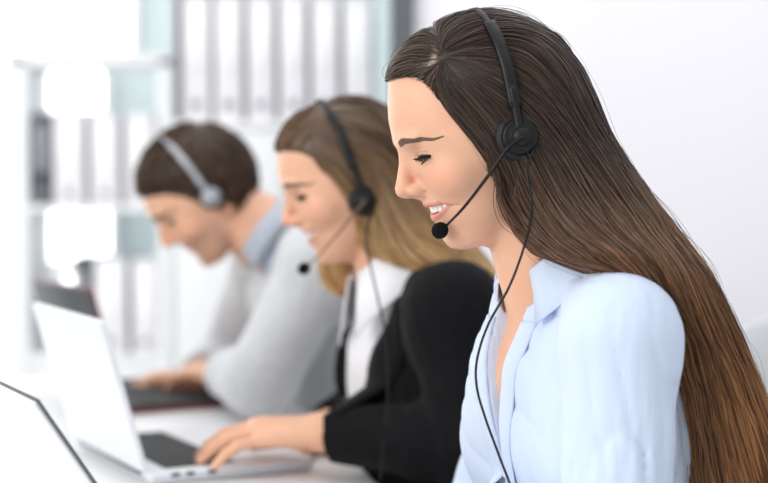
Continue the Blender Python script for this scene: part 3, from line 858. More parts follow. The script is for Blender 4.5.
def make_body(b, prims, parent, hs, fine=True, lo=None, hi=None):
    h = b.h
    f0 = union(prims, .022)
    hp = h.prim()
    def f(p):
        d = f0(p)
        lo_, hi_ = p.min(0), p.max(0)
        gap = np.maximum(np.maximum(hp.lo - hi_, lo_ - hp.hi), 0)
        if np.linalg.norm(gap) < .05: d = smin(d, hp.fn(p), .009)
        for q in hs:
            gap = np.maximum(np.maximum(q.lo - hi_, lo_ - q.hi), 0)
            if np.linalg.norm(gap) < .05: d = smin(d, q.fn(p), .012)
        return d
    L = np.min([f0.lo, hp.lo] + [q.lo for q in hs], 0) - .01; H = np.max([f0.hi, hp.hi] + [q.hi for q in hs], 0) + .01
    V, Q = sdf_mesh(f, L, H, .0034 if fine else .0042)
    V, Q = drop_specks(V, Q)
    c = h.loc(V[Q].mean(1))
    face = (c[:, 0] > -60) & (c[:, 2] > -300) & (c[:, 2] < 112) & (np.abs(c[:, 1]) < 110)
    if fine:
        V, Q = refine(V, Q, face)
        c = h.loc(V[Q].mean(1)); V, Q = refine(V, Q, (c[:, 0] > 30) & (c[:, 2] > -60) & (c[:, 2] < 38) & (np.abs(c[:, 1]) < 52))
    else: V, Q = refine(V, Q, face)
    V = project(f, V, 3, .002)
    return mesh_obj('body', V, Q, M_skin, parent, attrs=face_attrs(h, V)), f

def face_parts(h, parent, lashes=True, brow=None, thick=1.0):
    for q in (1, -1):
        E = np.array(h.eye)*np.array([1, q, 1])
        # eyeball with its iris, gaze lowered
        gaze = unit((1, -.02*q, -.32)); V, F = lathe_geo([(12.1*math.sin(t), 12.1*math.cos(t)) for t in np.linspace(.02, math.pi - .02, 22)], E, gaze, 28)
        eo = mesh_obj('eye', h.wor(V), F, M_eye, parent)
        V, F = lathe_geo([(5.9*a, math.sqrt(12.25**2 - (5.9*a)**2) + .5*(1 - a*a)) for a in np.linspace(1, .02, 10)], E, gaze, 24)
        io = mesh_obj('iris', h.wor(V), F, M_iris, eo)
        if lashes:
            yy = np.concatenate([np.linspace(-11, 13.2, 60), np.linspace(-9, 13, 26)]); up = np.arange(86) < 60
            zt, zb = h.lids(yy); zz = np.where(up, zt - .2, zb)
            xx = np.sqrt(np.maximum(13.5**2 - yy**2 - zz**2, 30))
            base = np.stack([E[0] + xx, q*(31 + yy), E[2] + zz], 1)
            Lg = np.where(up, 9.2 + .25*np.maximum(yy, 0), 3.6)*rng.uniform(.8, 1.1, 86)
            t = np.linspace(0, 1, 7)[None]
            ox = Lg[:, None]*(.85*t); oy = q*(yy[:, None]/14*.55 + .12)*Lg[:, None]*t
            oz = np.where(up[:, None], Lg[:, None]*(-.45*t + .42*t*t), -Lg[:, None]*.6*t)
            pts = base[:, None] + np.stack([ox, oy, oz], -1)
            rr = np.where(up[:, None], .42, .22)*thick*(1 - .75*t)*np.ones((86, 1))
            V, Q = strands_geo(h.wor(pts), rr*h.sc, 3)
            yl = np.linspace(-12, 16, 24); zl, _ = h.lids(yl)
            xl = np.sqrt(np.maximum(13.3**2 - yl**2 - zl**2, 20))
            ln = np.stack([E[0] + xl, q*(31 + yl), E[2] + zl - .2], 1)
            V2, Q2 = strands_geo(h.wor(ln)[None], (np.full((1, 24), .75)*thick*h.sc), 6)
            mesh_obj('eyelashes', np.concatenate([V, V2]), np.concatenate([Q, Q2 + len(V)]), M_lash, parent)
        # brow of short hairs lying on the ridge
        cy = np.array([13, 21, 30, 40, 51.0]); cz = np.array(brow or [36.5, 38, 39, 37.5, 32.5])
        n = 260; s = rng.random(n); y0 = 13.5 + 37.5*s; wd = np.interp(s, [0, .15, .6, 1], [2.9, 3.3, 2.4, .6])*(1.3 if h.male else 1)
        z0 = np.interp(y0, cy, cz) + rng.uniform(-1, 1, n)*wd
        t = np.linspace(0, 1, 5)[None]; Lb = 7.5
        ya = y0[:, None] + Lb*t*.9
        za = z0[:, None] + (np.interp(ya, cy, cz) - np.interp(y0, cy, cz)[:, None]) + (.28*(1 - s)[:, None] - .12)*Lb*t
        xa = h.surf(ya.ravel(), za.ravel()).reshape(ya.shape) + .35
        pts = np.stack([xa, q*ya, za], -1)
        V, Q = strands_geo(h.wor(pts), (np.full((n, 5), .38)*(1 - .5*t))*h.sc, 3)
        mesh_obj('eyebrow', V, Q, M_brow, parent)
    if h.smile > .5:
        geos = []
        y = 0.0
        for w in (8.4, 6.6, 7.4, 6.4):
            for q in (1, -1):
                yc = q*(y + w/2); x0 = 74.6 - .0125*yc*yc
                hgt = {8.4: 12.6, 6.6: 11.8, 7.4: 12.2}.get(w, 10.6)
                al = math.atan(.025*yc)
                V, F = rbox_geo((0, 0, 0), (4.5, w - .25, hgt), 1.6, 3)
                c, sn = math.cos(al), math.sin(al)
                V = np.stack([V[:, 0]*c - V[:, 1]*sn, V[:, 0]*sn + V[:, 1]*c, V[:, 2]], 1)
                geos.append((V + np.array([x0, yc, -26.8 - hgt/2]), F))
            y += w
        V, F = merge(*geos)
        mesh_obj('teeth', h.wor(V), F, M_teeth, parent)

def shirt_collar(b, ring, yaw_open, parent, m, r0=.062, r1=.092, hgt=.035, drop=.03, tip=.03, fl=.0, name='collar'):
    """a stand and a turned-down leaf round the neck, open at the front; ring = (centre, up)"""
    c, up = ring; up = unit(up); f = unit(b.fwd - (b.fwd @ up)*up); l = np.cross(up, f)
    geos = []
    for q in (1, -1):
        ph = np.linspace(0, math.pi - yaw_open, 22)   # from the nape to the front
        rows = []
        for (r, z) in ((r0 + .003, -.055), (r0, -.012), (r0 - .001, hgt*.6), (r0 + .002, hgt), (r0 + .007, hgt*.95), ((r0 + r1)/2, hgt*.35), (r1, -drop)):
            s = ph/ph[-1]
            rr = r + (tip*.5*s**4 if r == r1 else 0) + .012*np.cos(ph)*0
            zz = np.full(22, z) - (tip*s**4 if r == r1 else 0) - .022*s*s
            d = -f[None]*np.cos(ph)[:, None]*1.0 + q*l[None]*np.sin(ph)[:, None]*1.12
            rows.append(c + d*rr[:, None] + up*zz[:, None])
        V = np.stack(rows).reshape(-1, 3); F = []
        for i in range(6):
            for j in range(21): F.append([i*22+j, i*22+j+1, (i+1)*22+j+1, (i+1)*22+j])
        geos.append((V, F))
    V, F = merge(*geos)
    o = mesh_obj(name, V, F, m, parent)
    sm = o.modifiers.new('thick', 'SOLIDIFY'); sm.thickness = .0018; sm.offset = 0
    return o
# ------------------------------------------------------------------ woman in front
W1 = thing('person', 'woman in a pale blue shirt with very long brown hair, smiling in profile', 'person', (.23, 1.62, 0))
h1 = Head(P(490, 150, 1.6), math.radians(10), math.radians(20))
b1 = Body(h1, P(562, 320, 1.6), vec(.235, 1.64, .555), math.radians(24), shL=vec(.2136, 1.455, .985), shR=vec(.178, 1.74, .985), dr=.042)
elL, wrL = P(617, 572, 1.425), vec(.03, 1.525, .79)
elR, wrR = P(482, 536, 1.85), vec(-.01, 1.62, .776)
fw = b1.f0
hands1 = [hand_prim(wrL, unit(vec(-1, .12, -.04)), vec(0, 0, 1), -b1.left, .95, (18, 40, 58)),
          hand_prim(wrR, unit(vec(-1, .02, -.04)), vec(0, 0, 1), b1.left, .95, (18, 40, 58))]
pr = b1.torso() + b1.neck() + b1.arm(b1.shL, elL, wrL, (.041, .038, .036, .026)) + b1.arm(b1.shR, elR, wrR, (.041, .038, .036, .026)) + b1.legs()
body1, fb1 = make_body(b1, pr, W1, hands1)
face_parts(h1, W1)

M_shirt = mat('shirt_cotton', srgb(212, 225, 246), .75, spec=.25, noise=.015, nscale=8, bump=.4, bscale=80, stretch=(1, 1, .1), sheen=.1)
def shirt1():
    fT = union(b1.torso(.009), .03); sr = (.048, .046, .044, .035)
    fA = union(b1.arm(b1.shL, elL, wrL, sr), .02); fB = union(b1.arm(b1.shR, elR, wrR, sr), .02)
    f0 = lambda p: smin(fT(p), np.minimum(fA(p), fB(p)), .010)
    f0.lo = np.min([fT.lo, fA.lo, fB.lo], 0); f0.hi = np.max([fT.hi, fA.hi, fB.hi], 0)
    hip = b1.pel[2] - .09
    ap = -.115                                      # foot of the neck opening
    aL, aR = unit(b1.shL - elL), unit(b1.shR - elR)
    nc = b1.at(-.012, 0, .045)
    def f(p):
        d = f0(p)
        q = (p - b1.M) @ b1.R.T
        am = np.clip((np.abs(q[:, 1]) - .07)/.06, 0, 1)
        d = d + folds(p, .0058, 3, aL, .06, 6.0)*am*np.clip((1.03 - p[:, 2])/.07, .25, 1) + folds(p, .0045, 5, (-.3, .3, 1), .055)*(1 - am)
        # the crease running from the armhole down the front of the sleeve
        d = smax(d, hip - p[:, 2], .01)
        w = q[:, 2] - ap
        half = np.clip(w, 0, 1)*.17 + .002
        v = np.maximum(np.abs(q[:, 1] - .006) - half, -w)
        v = np.maximum(v, .03 - q[:, 0])
        d = smax(d, -v, .004)
        ra = np.hypot(q[:, 0] - (q[:, 2] - .02)*.45, q[:, 1])
        d = smax(d, -np.maximum(.015 - q[:, 2], ra - .058), .004)   # neck hole
        # hollow wrists
        for e, wv in ((elL, wrL), (elR, wrR)):
            a = unit(wv - e); L = np.linalg.norm(wv - e)
            near = np.linalg.norm(p - wv, axis=1) < .09
            d = np.where(near, np.maximum(d, (p - e) @ a - L + .012), d)
        return d
    return f, np.minimum(f0.lo, f0.lo) - .01, f0.hi + .01
fs1, lo, hi = shirt1()
V, Q = sdf_mesh(fs1, lo, hi, .0036)
V, Q = drop_specks(V, Q); V = project(fs1, V, 2, .002)
shirt = mesh_obj('shirt', V, Q, M_shirt, W1)
# collar, button band and buttons
nk = b1.at(-.008, 0, .054); 
shirt_collar(b1, (nk, b1.h.wor((-20, 0, -30)) - nk), math.radians(30), W1, M_shirt, r0=.057, r1=.092, hgt=.034, drop=.006, tip=.008)

def cast(f, b, v, w, lift):
    pz = b.at(.2, v, w); tt = np.linspace(0, .3, 301); ps = pz - b.fwd*tt[:, None]; F = f(ps) - lift
    k = int(np.argmax(F < 0)); return ps[k] if F[k] < 0 else None
for q in (1, -1):
    rows = []
    for w in np.linspace(-.235, .018, 40):
        hw = max(w + .115, 0)*.17 + .001
        e = [cast(fs1, b1, .006 + q*(hw + o_), w, l_) for o_, l_ in ((.004, .0008), (.0055, .0026), (.014, .0028), (.0225, .0026), (.024, .0008))]
        if any(x is None for x in e): continue
        e[0] = e[1] - q*b1.left*.004 - b1.fwd*.0035
        if rows and abs((e[2] - rows[-1][2]) @ b1.fwd) > .012: continue
        rows.append(e)
    V = np.array(rows); V = np.stack([np.stack([np.convolve(np.pad(V[:, j, c], 2, mode='edge'), np.ones(5)/5, 'valid') for c in range(3)], 1) for j in range(5)], 1).reshape(-1, 3)
    n = len(rows); F = [[i*5+j, i*5+j+1, (i+1)*5+j+1, (i+1)*5+j] for i in range(n-1) for j in range(4)]
    o = mesh_obj('placket', V, F, M_shirt, W1); sm = o.modifiers.new('t', 'SOLIDIFY'); sm.thickness = .0012; sm.offset = 0
M_button = mat('pearl_button', srgb(226, 232, 240), .25, spec=.6)
for w in (-.135, -.205):
    c = cast(fs1, b1, .012, w, .004)
    mesh_obj('button', *lathe_geo([(.0052, 0), (.0055, .001), (.005, .0022), (.0036, .0018), (.0004, .0018)], c, b1.fwd, 20), M_button, W1)
# ------------------------------------------------------------------ long hair of the women
def cap_prim(h, hl, hmax, slope=.42, nape=-62):
    """hair over the skull: the head surface pushed out behind the hairline; hl = (z list, x list)"""
    def fn(p):
        q = h.loc(p); d = h.skull(q)
        xh = np.interp(q[:, 2], hl[0], hl[1])
        s = (xh - q[:, 0])*.85
        t = np.clip(s*slope, -5, 1); hm = hmax*(1 - .72*np.clip((q[:, 0] - 25)/45, 0, 1))
        t = np.where(s > 0, hm*(1 - np.exp(-s*slope/hm)), t)
        t = np.minimum(t, (q[:, 2] - nape)*.6 + hmax)
        t = np.where((q[:, 2] < -20) & (q[:, 0] > xh), np.minimum(t, -4 - (-20 - q[:, 2])*.3), t)
        return (d - t)*h.sc
    r = .16; return Prim(fn, h.o - r, h.o + r)
def fall_prim(rows, yaw, d0):
    """hair hanging behind: rows of (py, left px, right px, half breadth, shift across) in the plane at distance d0"""
    rows = np.array(rows, float)
    z = np.array([P(384, r[0], d0)[2] for r in rows]); xl = (rows[:, 1] - 384)/FPX*d0; xr = (rows[:, 2] - 384)/FPX*d0
    o = np.argsort(z); z, xl, xr, b, sh = z[o], xl[o], xr[o], rows[o, 3], rows[o, 4]
    cy, sy = math.cos(yaw), math.sin(yaw)
    zt, zb = z[-1], z[0]
    def fn(p):
        zz = p[:, 2]; l, r, w, s = (np.interp(zz, z, k) for k in (xl, xr, b, sh))
        c = (l + r)/2; a = (r - l)/2
        dx, dy = p[:, 0] - c, p[:, 1] - d0 + s
        u = dx*cy + dy*sy; v = -dx*sy + dy*cy
        a = np.sqrt(np.maximum(a*a - (w*sy)**2*.8, (.35*a)**2))
        rho = ((np.abs(u)/a)**2.3 + (np.abs(v)/w)**2.3)**(1/2.3)
        d = (rho - 1)*np.minimum(a, w)*.85
        return smax(d, np.maximum(zz - zt, zb - zz), .03)
    m = .16
    lo = vec(xl.min() - .02, d0 - sh.max() - b.max() - .02, zb - .01); hi = vec(xr.max() + .02, d0 - sh.min() + b.max() + .02, zt + .01)
    return Prim(fn, lo, hi)
def hairline_stop(h, hl, m=2.0):
    def f(p):
        q = h.loc(p); return (q[:, 0] > np.interp(q[:, 2], hl[0], hl[1]) - np.where(q[:, 2] > hl[0][5] + 11, 3.0, m)) & (q[:, 2] > -60)
    return f
def view_hit(f, pts, d0=1.38, d1=1.66):
    out = []
    for a, b in pts:
        ps = np.array([P(a, b, d) for d in np.linspace(d0, d1, 281)]); k = int(np.argmax(f(ps) < 0))
        if k: out.append(ps[k])
    return np.array(out)
def gpx(pts, d): return [P(a, b, d) for a, b in pts]
def push_out(f, pts, gap):
    """lift points that lie under a surface just outside it"""
    pts = np.array(pts, float)
    for _ in range(3):
        d = f(pts); g = grad(f, pts); g /= np.maximum(np.linalg.norm(g, axis=1, keepdims=True), 1e-9)
        pts = pts + g*np.maximum(gap - d, 0)[:, None]
    return pts
HL = ([-90, -60, -15, 26, 59, 80, 88, 95, 100, 104, 140], [4, 9, 18, 26, 36.5, 44, 49, 57, 76, 110, 120])
cap1 = cap_prim(h1, HL, 12.5)
rows1 = [(50, 462, 548, .060, 0), (75, 462, 573, .070, 0), (100, 470, 587, .077, 0), (140, 486, 606, .083, 0), (170, 486, 625, .088, .005), (200, 492, 645, .095, .01), (230, 504, 666, .104, .02),
         (250, 522, 679, .112, .03), (268, 556, 690, .116, .03), (300, 600, 704, .118, .02), (330, 625, 718, .120, .01), (380, 640, 737, .135, 0), (430, 645, 752, .152, 0), (483, 640, 766, .152, 0), (560, 676, 776, .10, 0), (620, 725, 776, .045, 0)]
fall1 = fall_prim(rows1, math.radians(14), 1.6)
fh1 = union([cap1, fall1], .03)
V, Q = sdf_mesh(fh1, fh1.lo, fh1.hi, .0045)
V, Q = drop_specks(V, Q); V = project(fh1, V, 2, .003)
M_hair1 = hair_mat('brown_hair', srgb(30, 22, 19), srgb(104, 82, 68), srgb(82, 48, 27), srgb(204, 142, 86))
zt_ = P(0, 150, 1.6)[2]; zb_ = P(0, 400, 1.6)[2]
tipf = lambda v: (zt_ - v[:, 2])/(zt_ - zb_)  # paler downwards: lighter ends and, in part, light put into the colour
part_px = view_hit(fh1, spline([(421, 83), (428, 71), (435, 54), (434, 44), (431, 36), (432, 29)], 40)[:, :2])
hair1 = mesh_obj('hair', V, Q, M_hair1, W1, attrs={'hv': np.full(len(V), .22), 'scalp': np.clip(1.6 - np.linalg.norm(V[:, None] - part_px[None], axis=2).min(1)/.0019, 0, 1), 'tip': np.clip(tipf(V), 0, 1)})
def on_hair(f, g, d):
    out = []
    for q in spline(g, 14)[:, :2]:
        v = view_hit(f, [q], d - .22, d + .06); out.append(v[0] if len(v) else P(q[0], q[1], d))
    return np.array(out)
guides1 = [on_hair(fh1, g, 1.6) for g in [
    [(434, 31), (458, 20), (500, 15), (540, 28)], [(437, 40), (455, 30), (485, 22), (520, 24)],
    [(437, 48), (470, 36), (510, 30), (545, 52), (575, 95), (600, 140)],
    [(436, 55), (470, 62), (520, 85), (560, 130), (600, 190), (650, 260), (690, 340), (720, 440)],
    [(433, 63), (460, 88), (490, 120), (512, 160), (532, 205), (565, 245), (615, 272)],
    [(425, 82), (434, 92), (447, 107), (464, 127), (483, 152)],
    [(428, 78), (445, 101), (465, 124), (485, 150), (500, 180), (515, 213), (545, 240), (580, 258)],
    [(560, 60), (600, 140), (650, 220), (700, 310), (740, 410), (758, 480), (772, 600)],
    [(540, 160), (570, 215), (615, 262), (655, 320), (686, 390), (700, 480), (740, 600)],
    [(430, 64), (415, 63), (398, 69), (389, 79)], [(432, 52), (414, 52), (396, 64)], [(431, 44), (415, 46), (398, 58)], [(429, 35), (416, 42), (402, 53), (391, 70)],
    [(423, 78), (410, 77), (393, 80)]]]
st1 = hairline_stop(h1, HL, -6.0)
sd = sample_mesh(V, Q, 9500)
sd = sd[(sd[:, 1] < 1.66) & ~st1(sd)]
big = sample_mesh(V, Q, 60000)
near = big[(np.linalg.norm(big[:, None] - part_px[None], axis=2).min(1) < .05) & (big[:, 1] < 1.62) & ~st1(big)][:3200]
sd = np.concatenate([sd, near]); ppl = part_px
sd = sd[np.linalg.norm(sd[:, None] - ppl[None], axis=2).min(1) > .0016]
pts, rr = flow_strands(fh1, sd, guides1, 34, .0062, .016, lift=(.0002, .0045), rad=.0005, stop=st1)
strand_obj('hair_strands', pts, rr, M_hair1, hair1, gz=tipf)
k = rng.integers(0, len(part_px), 420); sdp = part_px[k] + rng.normal(0, .0012, (420, 3)) + rng.uniform(.006, .014, (420, 1))*np.array([1, 0, .1])
sdp = project(fh1, sdp, 3, .01); sdp = sdp[~st1(sdp)]
pts, rr = flow_strands(fh1, sdp, guides1, 26, .005, .014, lift=(.0003, .0035), rad=.00045, stop=st1, rooted=True)
strand_obj('parting_strands', pts, rr, M_hair1, hair1, gz=tipf)
# loose wisps before the ear and down the neck, and flyaways
ws = []
for i in range(46):
    a, b, c = rng.normal(0, 2.2), rng.normal(0, 3.5), rng.normal(0, 6)
    far = rng.random()
    ws.append(spline(gpx([(487 + a, 150 + b), (497 + a + c*.15, 178), (503 + c*.5, 203), (513 + c*.8 + 6*far, 224), (532 + c + 10*far, 243 + .3*c)], 1.526), 24) + np.array([0, rng.uniform(-.004, .006), 0]))
ws = push_out(lambda p: np.minimum(fb1(p), fh1(p)), np.array(ws).reshape(-1, 3), .0006).reshape(-1, 24, 3)
strand_obj('hair_wisps', ws, np.full(ws.shape[:2], .00042)*(1 - .6*np.linspace(0, 1, 24)[None]**3), M_hair1, hair1, gz=tipf)
fl = sample_mesh(V, Q, 2600); fl = fl[(fl[:, 1] < 1.66) & ~st1(fl)]
pts, rr = flow_strands(fh1, fl[:420], guides1, 22, .0062, .02, lift=(.004, .011), rad=.00022, stop=st1, jitter=.35)
strand_obj('flyaway_hairs', pts, rr, M_hair1, hair1, gz=tipf)
# ------------------------------------------------------------------ headsets
def headset(label, h, fsurf, cup, boom_pts, mic, band_x=-14, silver=False, cable=None, fhead=None, size=1.0, mr=.0082, boom_r=1.0, boom_m=None, lift=.0045):
    """cup: (x, y, z) in head millimetres of the ear pad; fsurf = hair surface the band lies on"""
    t = thing('headset', label, 'headset', h.wor(cup))
    mb = M_silver if silver else M_black
    # headband: an arc over the head in a slanted plane, laid on the hair
    y0 = abs(cup[1]); an = np.linspace(-1.0, 1.0, 61)
    top = cup[2] + 20
    arc = []
    for s in an:
        a = s*math.radians(90)
        y = 100*math.sin(a); z = 20 + 150*math.cos(a)
        x = cup[0] + (band_x - cup[0])*math.cos(a)**.8
        arc.append((x, y, z))
    arc = np.array(arc); cen = np.array([cup[0], 0, cup[2] + 16.0])
    pts = []
    for q in arc:
        d = unit(q - cen); lo, hi = 40.0, 170.0
        tt = np.linspace(hi, lo, 131)
        ps = h.wor(cen + d*tt[:, None]); F = fsurf(ps)
        i = int(np.argmax(F < lift)); pts.append(cen + d*tt[i])
    pts = np.array(pts)
    ker = np.ones(7)/7
    sm = np.stack([np.convolve(np.pad(pts[:, i], 3, mode='edge'), ker, 'valid') for i in range(3)], 1)
    out = np.maximum(np.linalg.norm(sm - cen, axis=1), np.linalg.norm(pts - cen, axis=1))
    pts = cen + (sm - cen)/np.linalg.norm(sm - cen, axis=1)[:, None]*out[:, None]
    def strip(p, wdt, th):
        tg = np.gradient(p, axis=0); tg /= np.linalg.norm(tg, axis=1)[:, None]
        nr = p - cen; nr -= (nr*tg).sum(1, keepdims=True)*tg; nr /= np.linalg.norm(nr, axis=1)[:, None]
        sd = np.cross(tg, nr); n = len(p)
        pr = [(-1, -.4), (-.8, 1), (.8, 1), (1, -.4), (.8, -1), (-.8, -1)]
        V = np.stack([p + sd*wdt/2*a + nr*th/2*b for a, b in pr], 1).reshape(-1, 3); F = []
        for i in range(n-1):
            for j in range(6): F.append([i*6+j, i*6+(j+1) % 6, (i+1)*6+(j+1) % 6, (i+1)*6+j])
        F += [list(range(6))[::-1], [(n-1)*6+j for j in range(6)]]
        return h.wor(V), F
    V, F = strip(pts[4:-3], 6.0*size, 2.2); mesh_obj('headband', V, F, mb, t)
    for rg in (slice(43, 59), slice(2, 18)):
        p = pts[rg].copy(); nr = p - cen; p += nr/np.linalg.norm(nr, axis=1)[:, None]*1.2
        V, F = strip(p, 11.5*size, 5.0); mesh_obj('band_slider', V, F, M_black if not silver else M_silver, t)
    for q in (1, -1):
        C = np.array(cup)*np.array([1, q, 1]); ax = unit((.10, q, .10))
        r = 20.5*size
        V, F = lathe_geo([(r*.5, -11), (r*.92, -10), (r, -6.5), (r, -2.5), (r*.93, 0), (r*.6, .6)], C, ax, 40)
        mesh_obj('ear_cushion', h.wor(V), F, M_leather, t)
        V, F = lathe_geo([(r*.78, -1), (r*.78, 3), (r*.72, 6.5), (r*.66, 7.4), (r*.62, 7.0), (r*.45, 9.0), (r*.2, 9.6), (.3, 9.8)], C, ax, 40)
        eo = mesh_obj('ear_cup', h.wor(V), F, mb, t)
        if q == 1:
            V, F = lathe_geo([(8*size, 6), (8*size, 12), (7*size, 13.5), (.3, 14)], C + np.array([-1, 0, -1]), ax, 28); mesh_obj('boom_pivot', h.wor(V), F, mb, eo)
    # yoke from the slider to the cup
    a = pts[55] + unit(pts[55] - cen)*1.5; c = np.array(cup) + np.array([0, 6, 4])
    V, F = tube_geo(h.wor(np.linspace(a, c, 8)), np.linspace(.0036, .0042, 8)*size, 10); mesh_obj('yoke', V, F, mb, t)
    if boom_pts is None: return t
    V, F = tube_geo(boom_pts, np.linspace(.0026, .0015, len(boom_pts))*size*boom_r, 10); mesh_obj('microphone_boom', V, F, boom_m or (M_black if not silver else M_silver), t)
    V, F = lathe_geo([(mr*math.sin(s), mr*1.12*math.cos(s)) for s in np.linspace(.02, math.pi - .02, 18)], mic, unit(boom_pts[-1] - boom_pts[-4]), 24)
    mesh_obj('microphone', V, F, M_foam, t)
    if cable is not None:
        V, F = tube_geo(cable, .00125, 8); mesh_obj('cable', V, F, M_black, t)
    return t
M_silver = mat('silver_plastic', srgb(170, 172, 178), .35, metal=.4, noise=.05)
cup1 = (-11, 88, 8)
cw = h1.wor(np.array(cup1) + np.array([0, 13, 0]))
boom = spline([cw, P(508, 148, cw[1] - .002), P(488, 176, 1.505), P(465, 206, 1.53), P(446, 226, 1.56)], 30)
fall_both = lambda p: np.minimum(np.minimum(fh1(p), fb1(p)), fs1(p))
cab = spline([h1.wor(np.array(cup1) + np.array([-6, 10, -14])), P(527, 172, 1.495), P(532, 205, 1.49), P(526, 240, 1.50), P(510, 285, 1.50), P(488, 325, 1.50), P(477, 360, 1.50), P(477, 388, 1.50), P(486, 420, 1.49), P(500, 458, 1.48), P(512, 492, 1.47), P(520, 540, 1.46)], 90)
headset('black headset with thin boom microphone and cable on the woman in blue', h1, fh1, cup1, boom, P(440, 230.5, 1.565), cable=cab, band_x=-36, size=1.13, boom_r=.72)
# ------------------------------------------------------------------ second woman
W2 = thing('person', 'smiling woman in a black jacket and white shirt typing, behind the nearest woman', 'person', (.07, 2.2, 0))
h2 = Head(P(352, 192, 2.18), math.radians(11), math.radians(19))
b2 = Body(h2, P(406, 312, 2.18), vec(.11, 2.22, .555), math.radians(22), shL=vec(*P(452, 318, 2.035)), shR=vec(*P(392, 312, 2.33)), dr=.044)
el2L, wr2L = P(468, 446, 2.0), P(322, 432, 2.085)
el2R, wr2R = vec(.0, 2.36, .80), P(322, 432, 2.27)
hands2 = [hand_prim(wr2L, unit(vec(-1, .10, .02)), vec(.1, -.12, 1), -b2.left, .97, (15, 36, 50), 1.9),
          hand_prim(wr2R, unit(vec(-1, -.30, -.06)), vec(.1, 0, 1), b2.left, .98, (16, 36, 50))]
AR = (.041, .038, .036, .026)
pr = b2.torso() + b2.neck() + b2.arm(b2.shL, el2L, wr2L, AR) + b2.arm(b2.shR, el2R, wr2R, AR) + b2.legs()
body2, fb2 = make_body(b2, pr, W2, hands2, fine=False)
face_parts(h2, W2)
M_white = mat('white_cotton', srgb(240, 240, 244), .7, spec=.25, noise=.02, bump=.15, bscale=60)
M_jacket = mat('black_wool', srgb(17, 17, 19), .85, spec=.15, noise=.12, nscale=60, bump=.2, bscale=300, sheen=.03)
def top(b, inf, k, vap, slope, arms, sleeve, neck_r, fold, vfront=.02, ring=True, seed=3, lat=0.006, hipz=.09, cuff=.012):
    fT = union(b.torso(inf), .03)
    fA = [union(b.arm(sh, el, wr, sleeve), .02) for sh, el, wr in arms]
    hip = b.pel[2] - hipz
    def f(p):
        d = fT(p)
        for g in fA: d = smin(d, g(p), .012)
        q = (p - b.M) @ b.R.T
        am = np.clip((np.abs(q[:, 1]) - .07)/.06, 0, 1)
        d = d + folds(p, fold, seed, unit(arms[0][0] - arms[0][1]), .055)*am + folds(p, fold*.6, seed + 2, (-.3, .3, 1), .06)*(1 - am)
        d = smax(d, hip - p[:, 2], .01)
        w = q[:, 2] - vap
        if slope > 0:
            half = np.clip(w, 0, 1)*slope + .002
            v = np.maximum(np.maximum(np.abs(q[:, 1] - lat) - half, -w), vfront - q[:, 0])
            d = smax(d, -v, .004)
        if ring:
            ra = np.hypot(q[:, 0] - (q[:, 2] - .02)*.45, q[:, 1])
            d = smax(d, -np.maximum(.015 - q[:, 2], ra - neck_r), .004)
        for sh, e, wv in arms:
            a = unit(wv - e); L = np.linalg.norm(wv - e)
            d = np.where(np.linalg.norm(p - wv, axis=1) < .09, np.maximum(d, (p - e) @ a - L + cuff), d)
        return d
    f.lo = np.min([fT.lo] + [g.lo for g in fA], 0) - .01; f.hi = np.max([fT.hi] + [g.hi for g in fA], 0) + .01
    return f
def cloth(name, f, m, parent, h=.0045):
    V, Q = sdf_mesh(f, f.lo, f.hi, h); V, Q = drop_specks(V, Q); V = project(f, V, 2, .002)
    return mesh_obj(name, V, Q, m, parent)
arms2 = [(b2.shL, el2L, wr2L), (b2.shR, el2R, wr2R)]
cloth('shirt', top(b2, .006, .03, 0, 0, [(a, b, b*.6 + c*.4) for a, b, c in arms2], (.044, .041, .039, .031), .066, .001, lat=-.008), M_white, W2)
fj2 = top(b2, .018, .03, -.22, .36, arms2, (.052, .048, .044, .037), .085, .003, lat=-.012, cuff=.02)
cloth('jacket', fj2, M_jacket, W2)
nk = b2.at(-.002, 0, .06)
shirt_collar(b2, (nk, b2.h.wor((-20, 0, -30)) - nk), math.radians(16), W2, M_white, r0=.060, r1=.100, hgt=.036, drop=.018, tip=.026, name='shirt_collar')
# lapels lying along the opening
for q in (1, -1):
    rows = []
    for i, s in enumerate(np.linspace(0, 1, 14)):
        w = -.225 + .255*s; hw = .004 + .36*(w + .23)
        wide = .006 + .050*math.sin(min(s*1.25, 1)*math.pi/2)*(1 if s < .8 else .75)
        row = []
        for j in range(5):
            v = -.012 + q*(hw + wide*j/4)
            pz = b2.at(.2, v, w); tt = np.linspace(0, .25, 126)
            ps = pz - b2.fwd*tt[:, None]; F = fj2(ps) - (.0035 if 0 < j < 4 else .001); k = int(np.argmax(F < 0))
            row.append(ps[k] if F[k] < 0 else pz - b2.fwd*.14)
        rows.append(row)
    V = np.array(rows).reshape(-1, 3); F = [[i*5+j, i*5+j+1, (i+1)*5+j+1, (i+1)*5+j] for i in range(13) for j in range(4)]
    o = mesh_obj('lapel', V, F, M_jacket, W2); sm = o.modifiers.new('t', 'SOLIDIFY'); sm.thickness = .003; sm.offset = 0
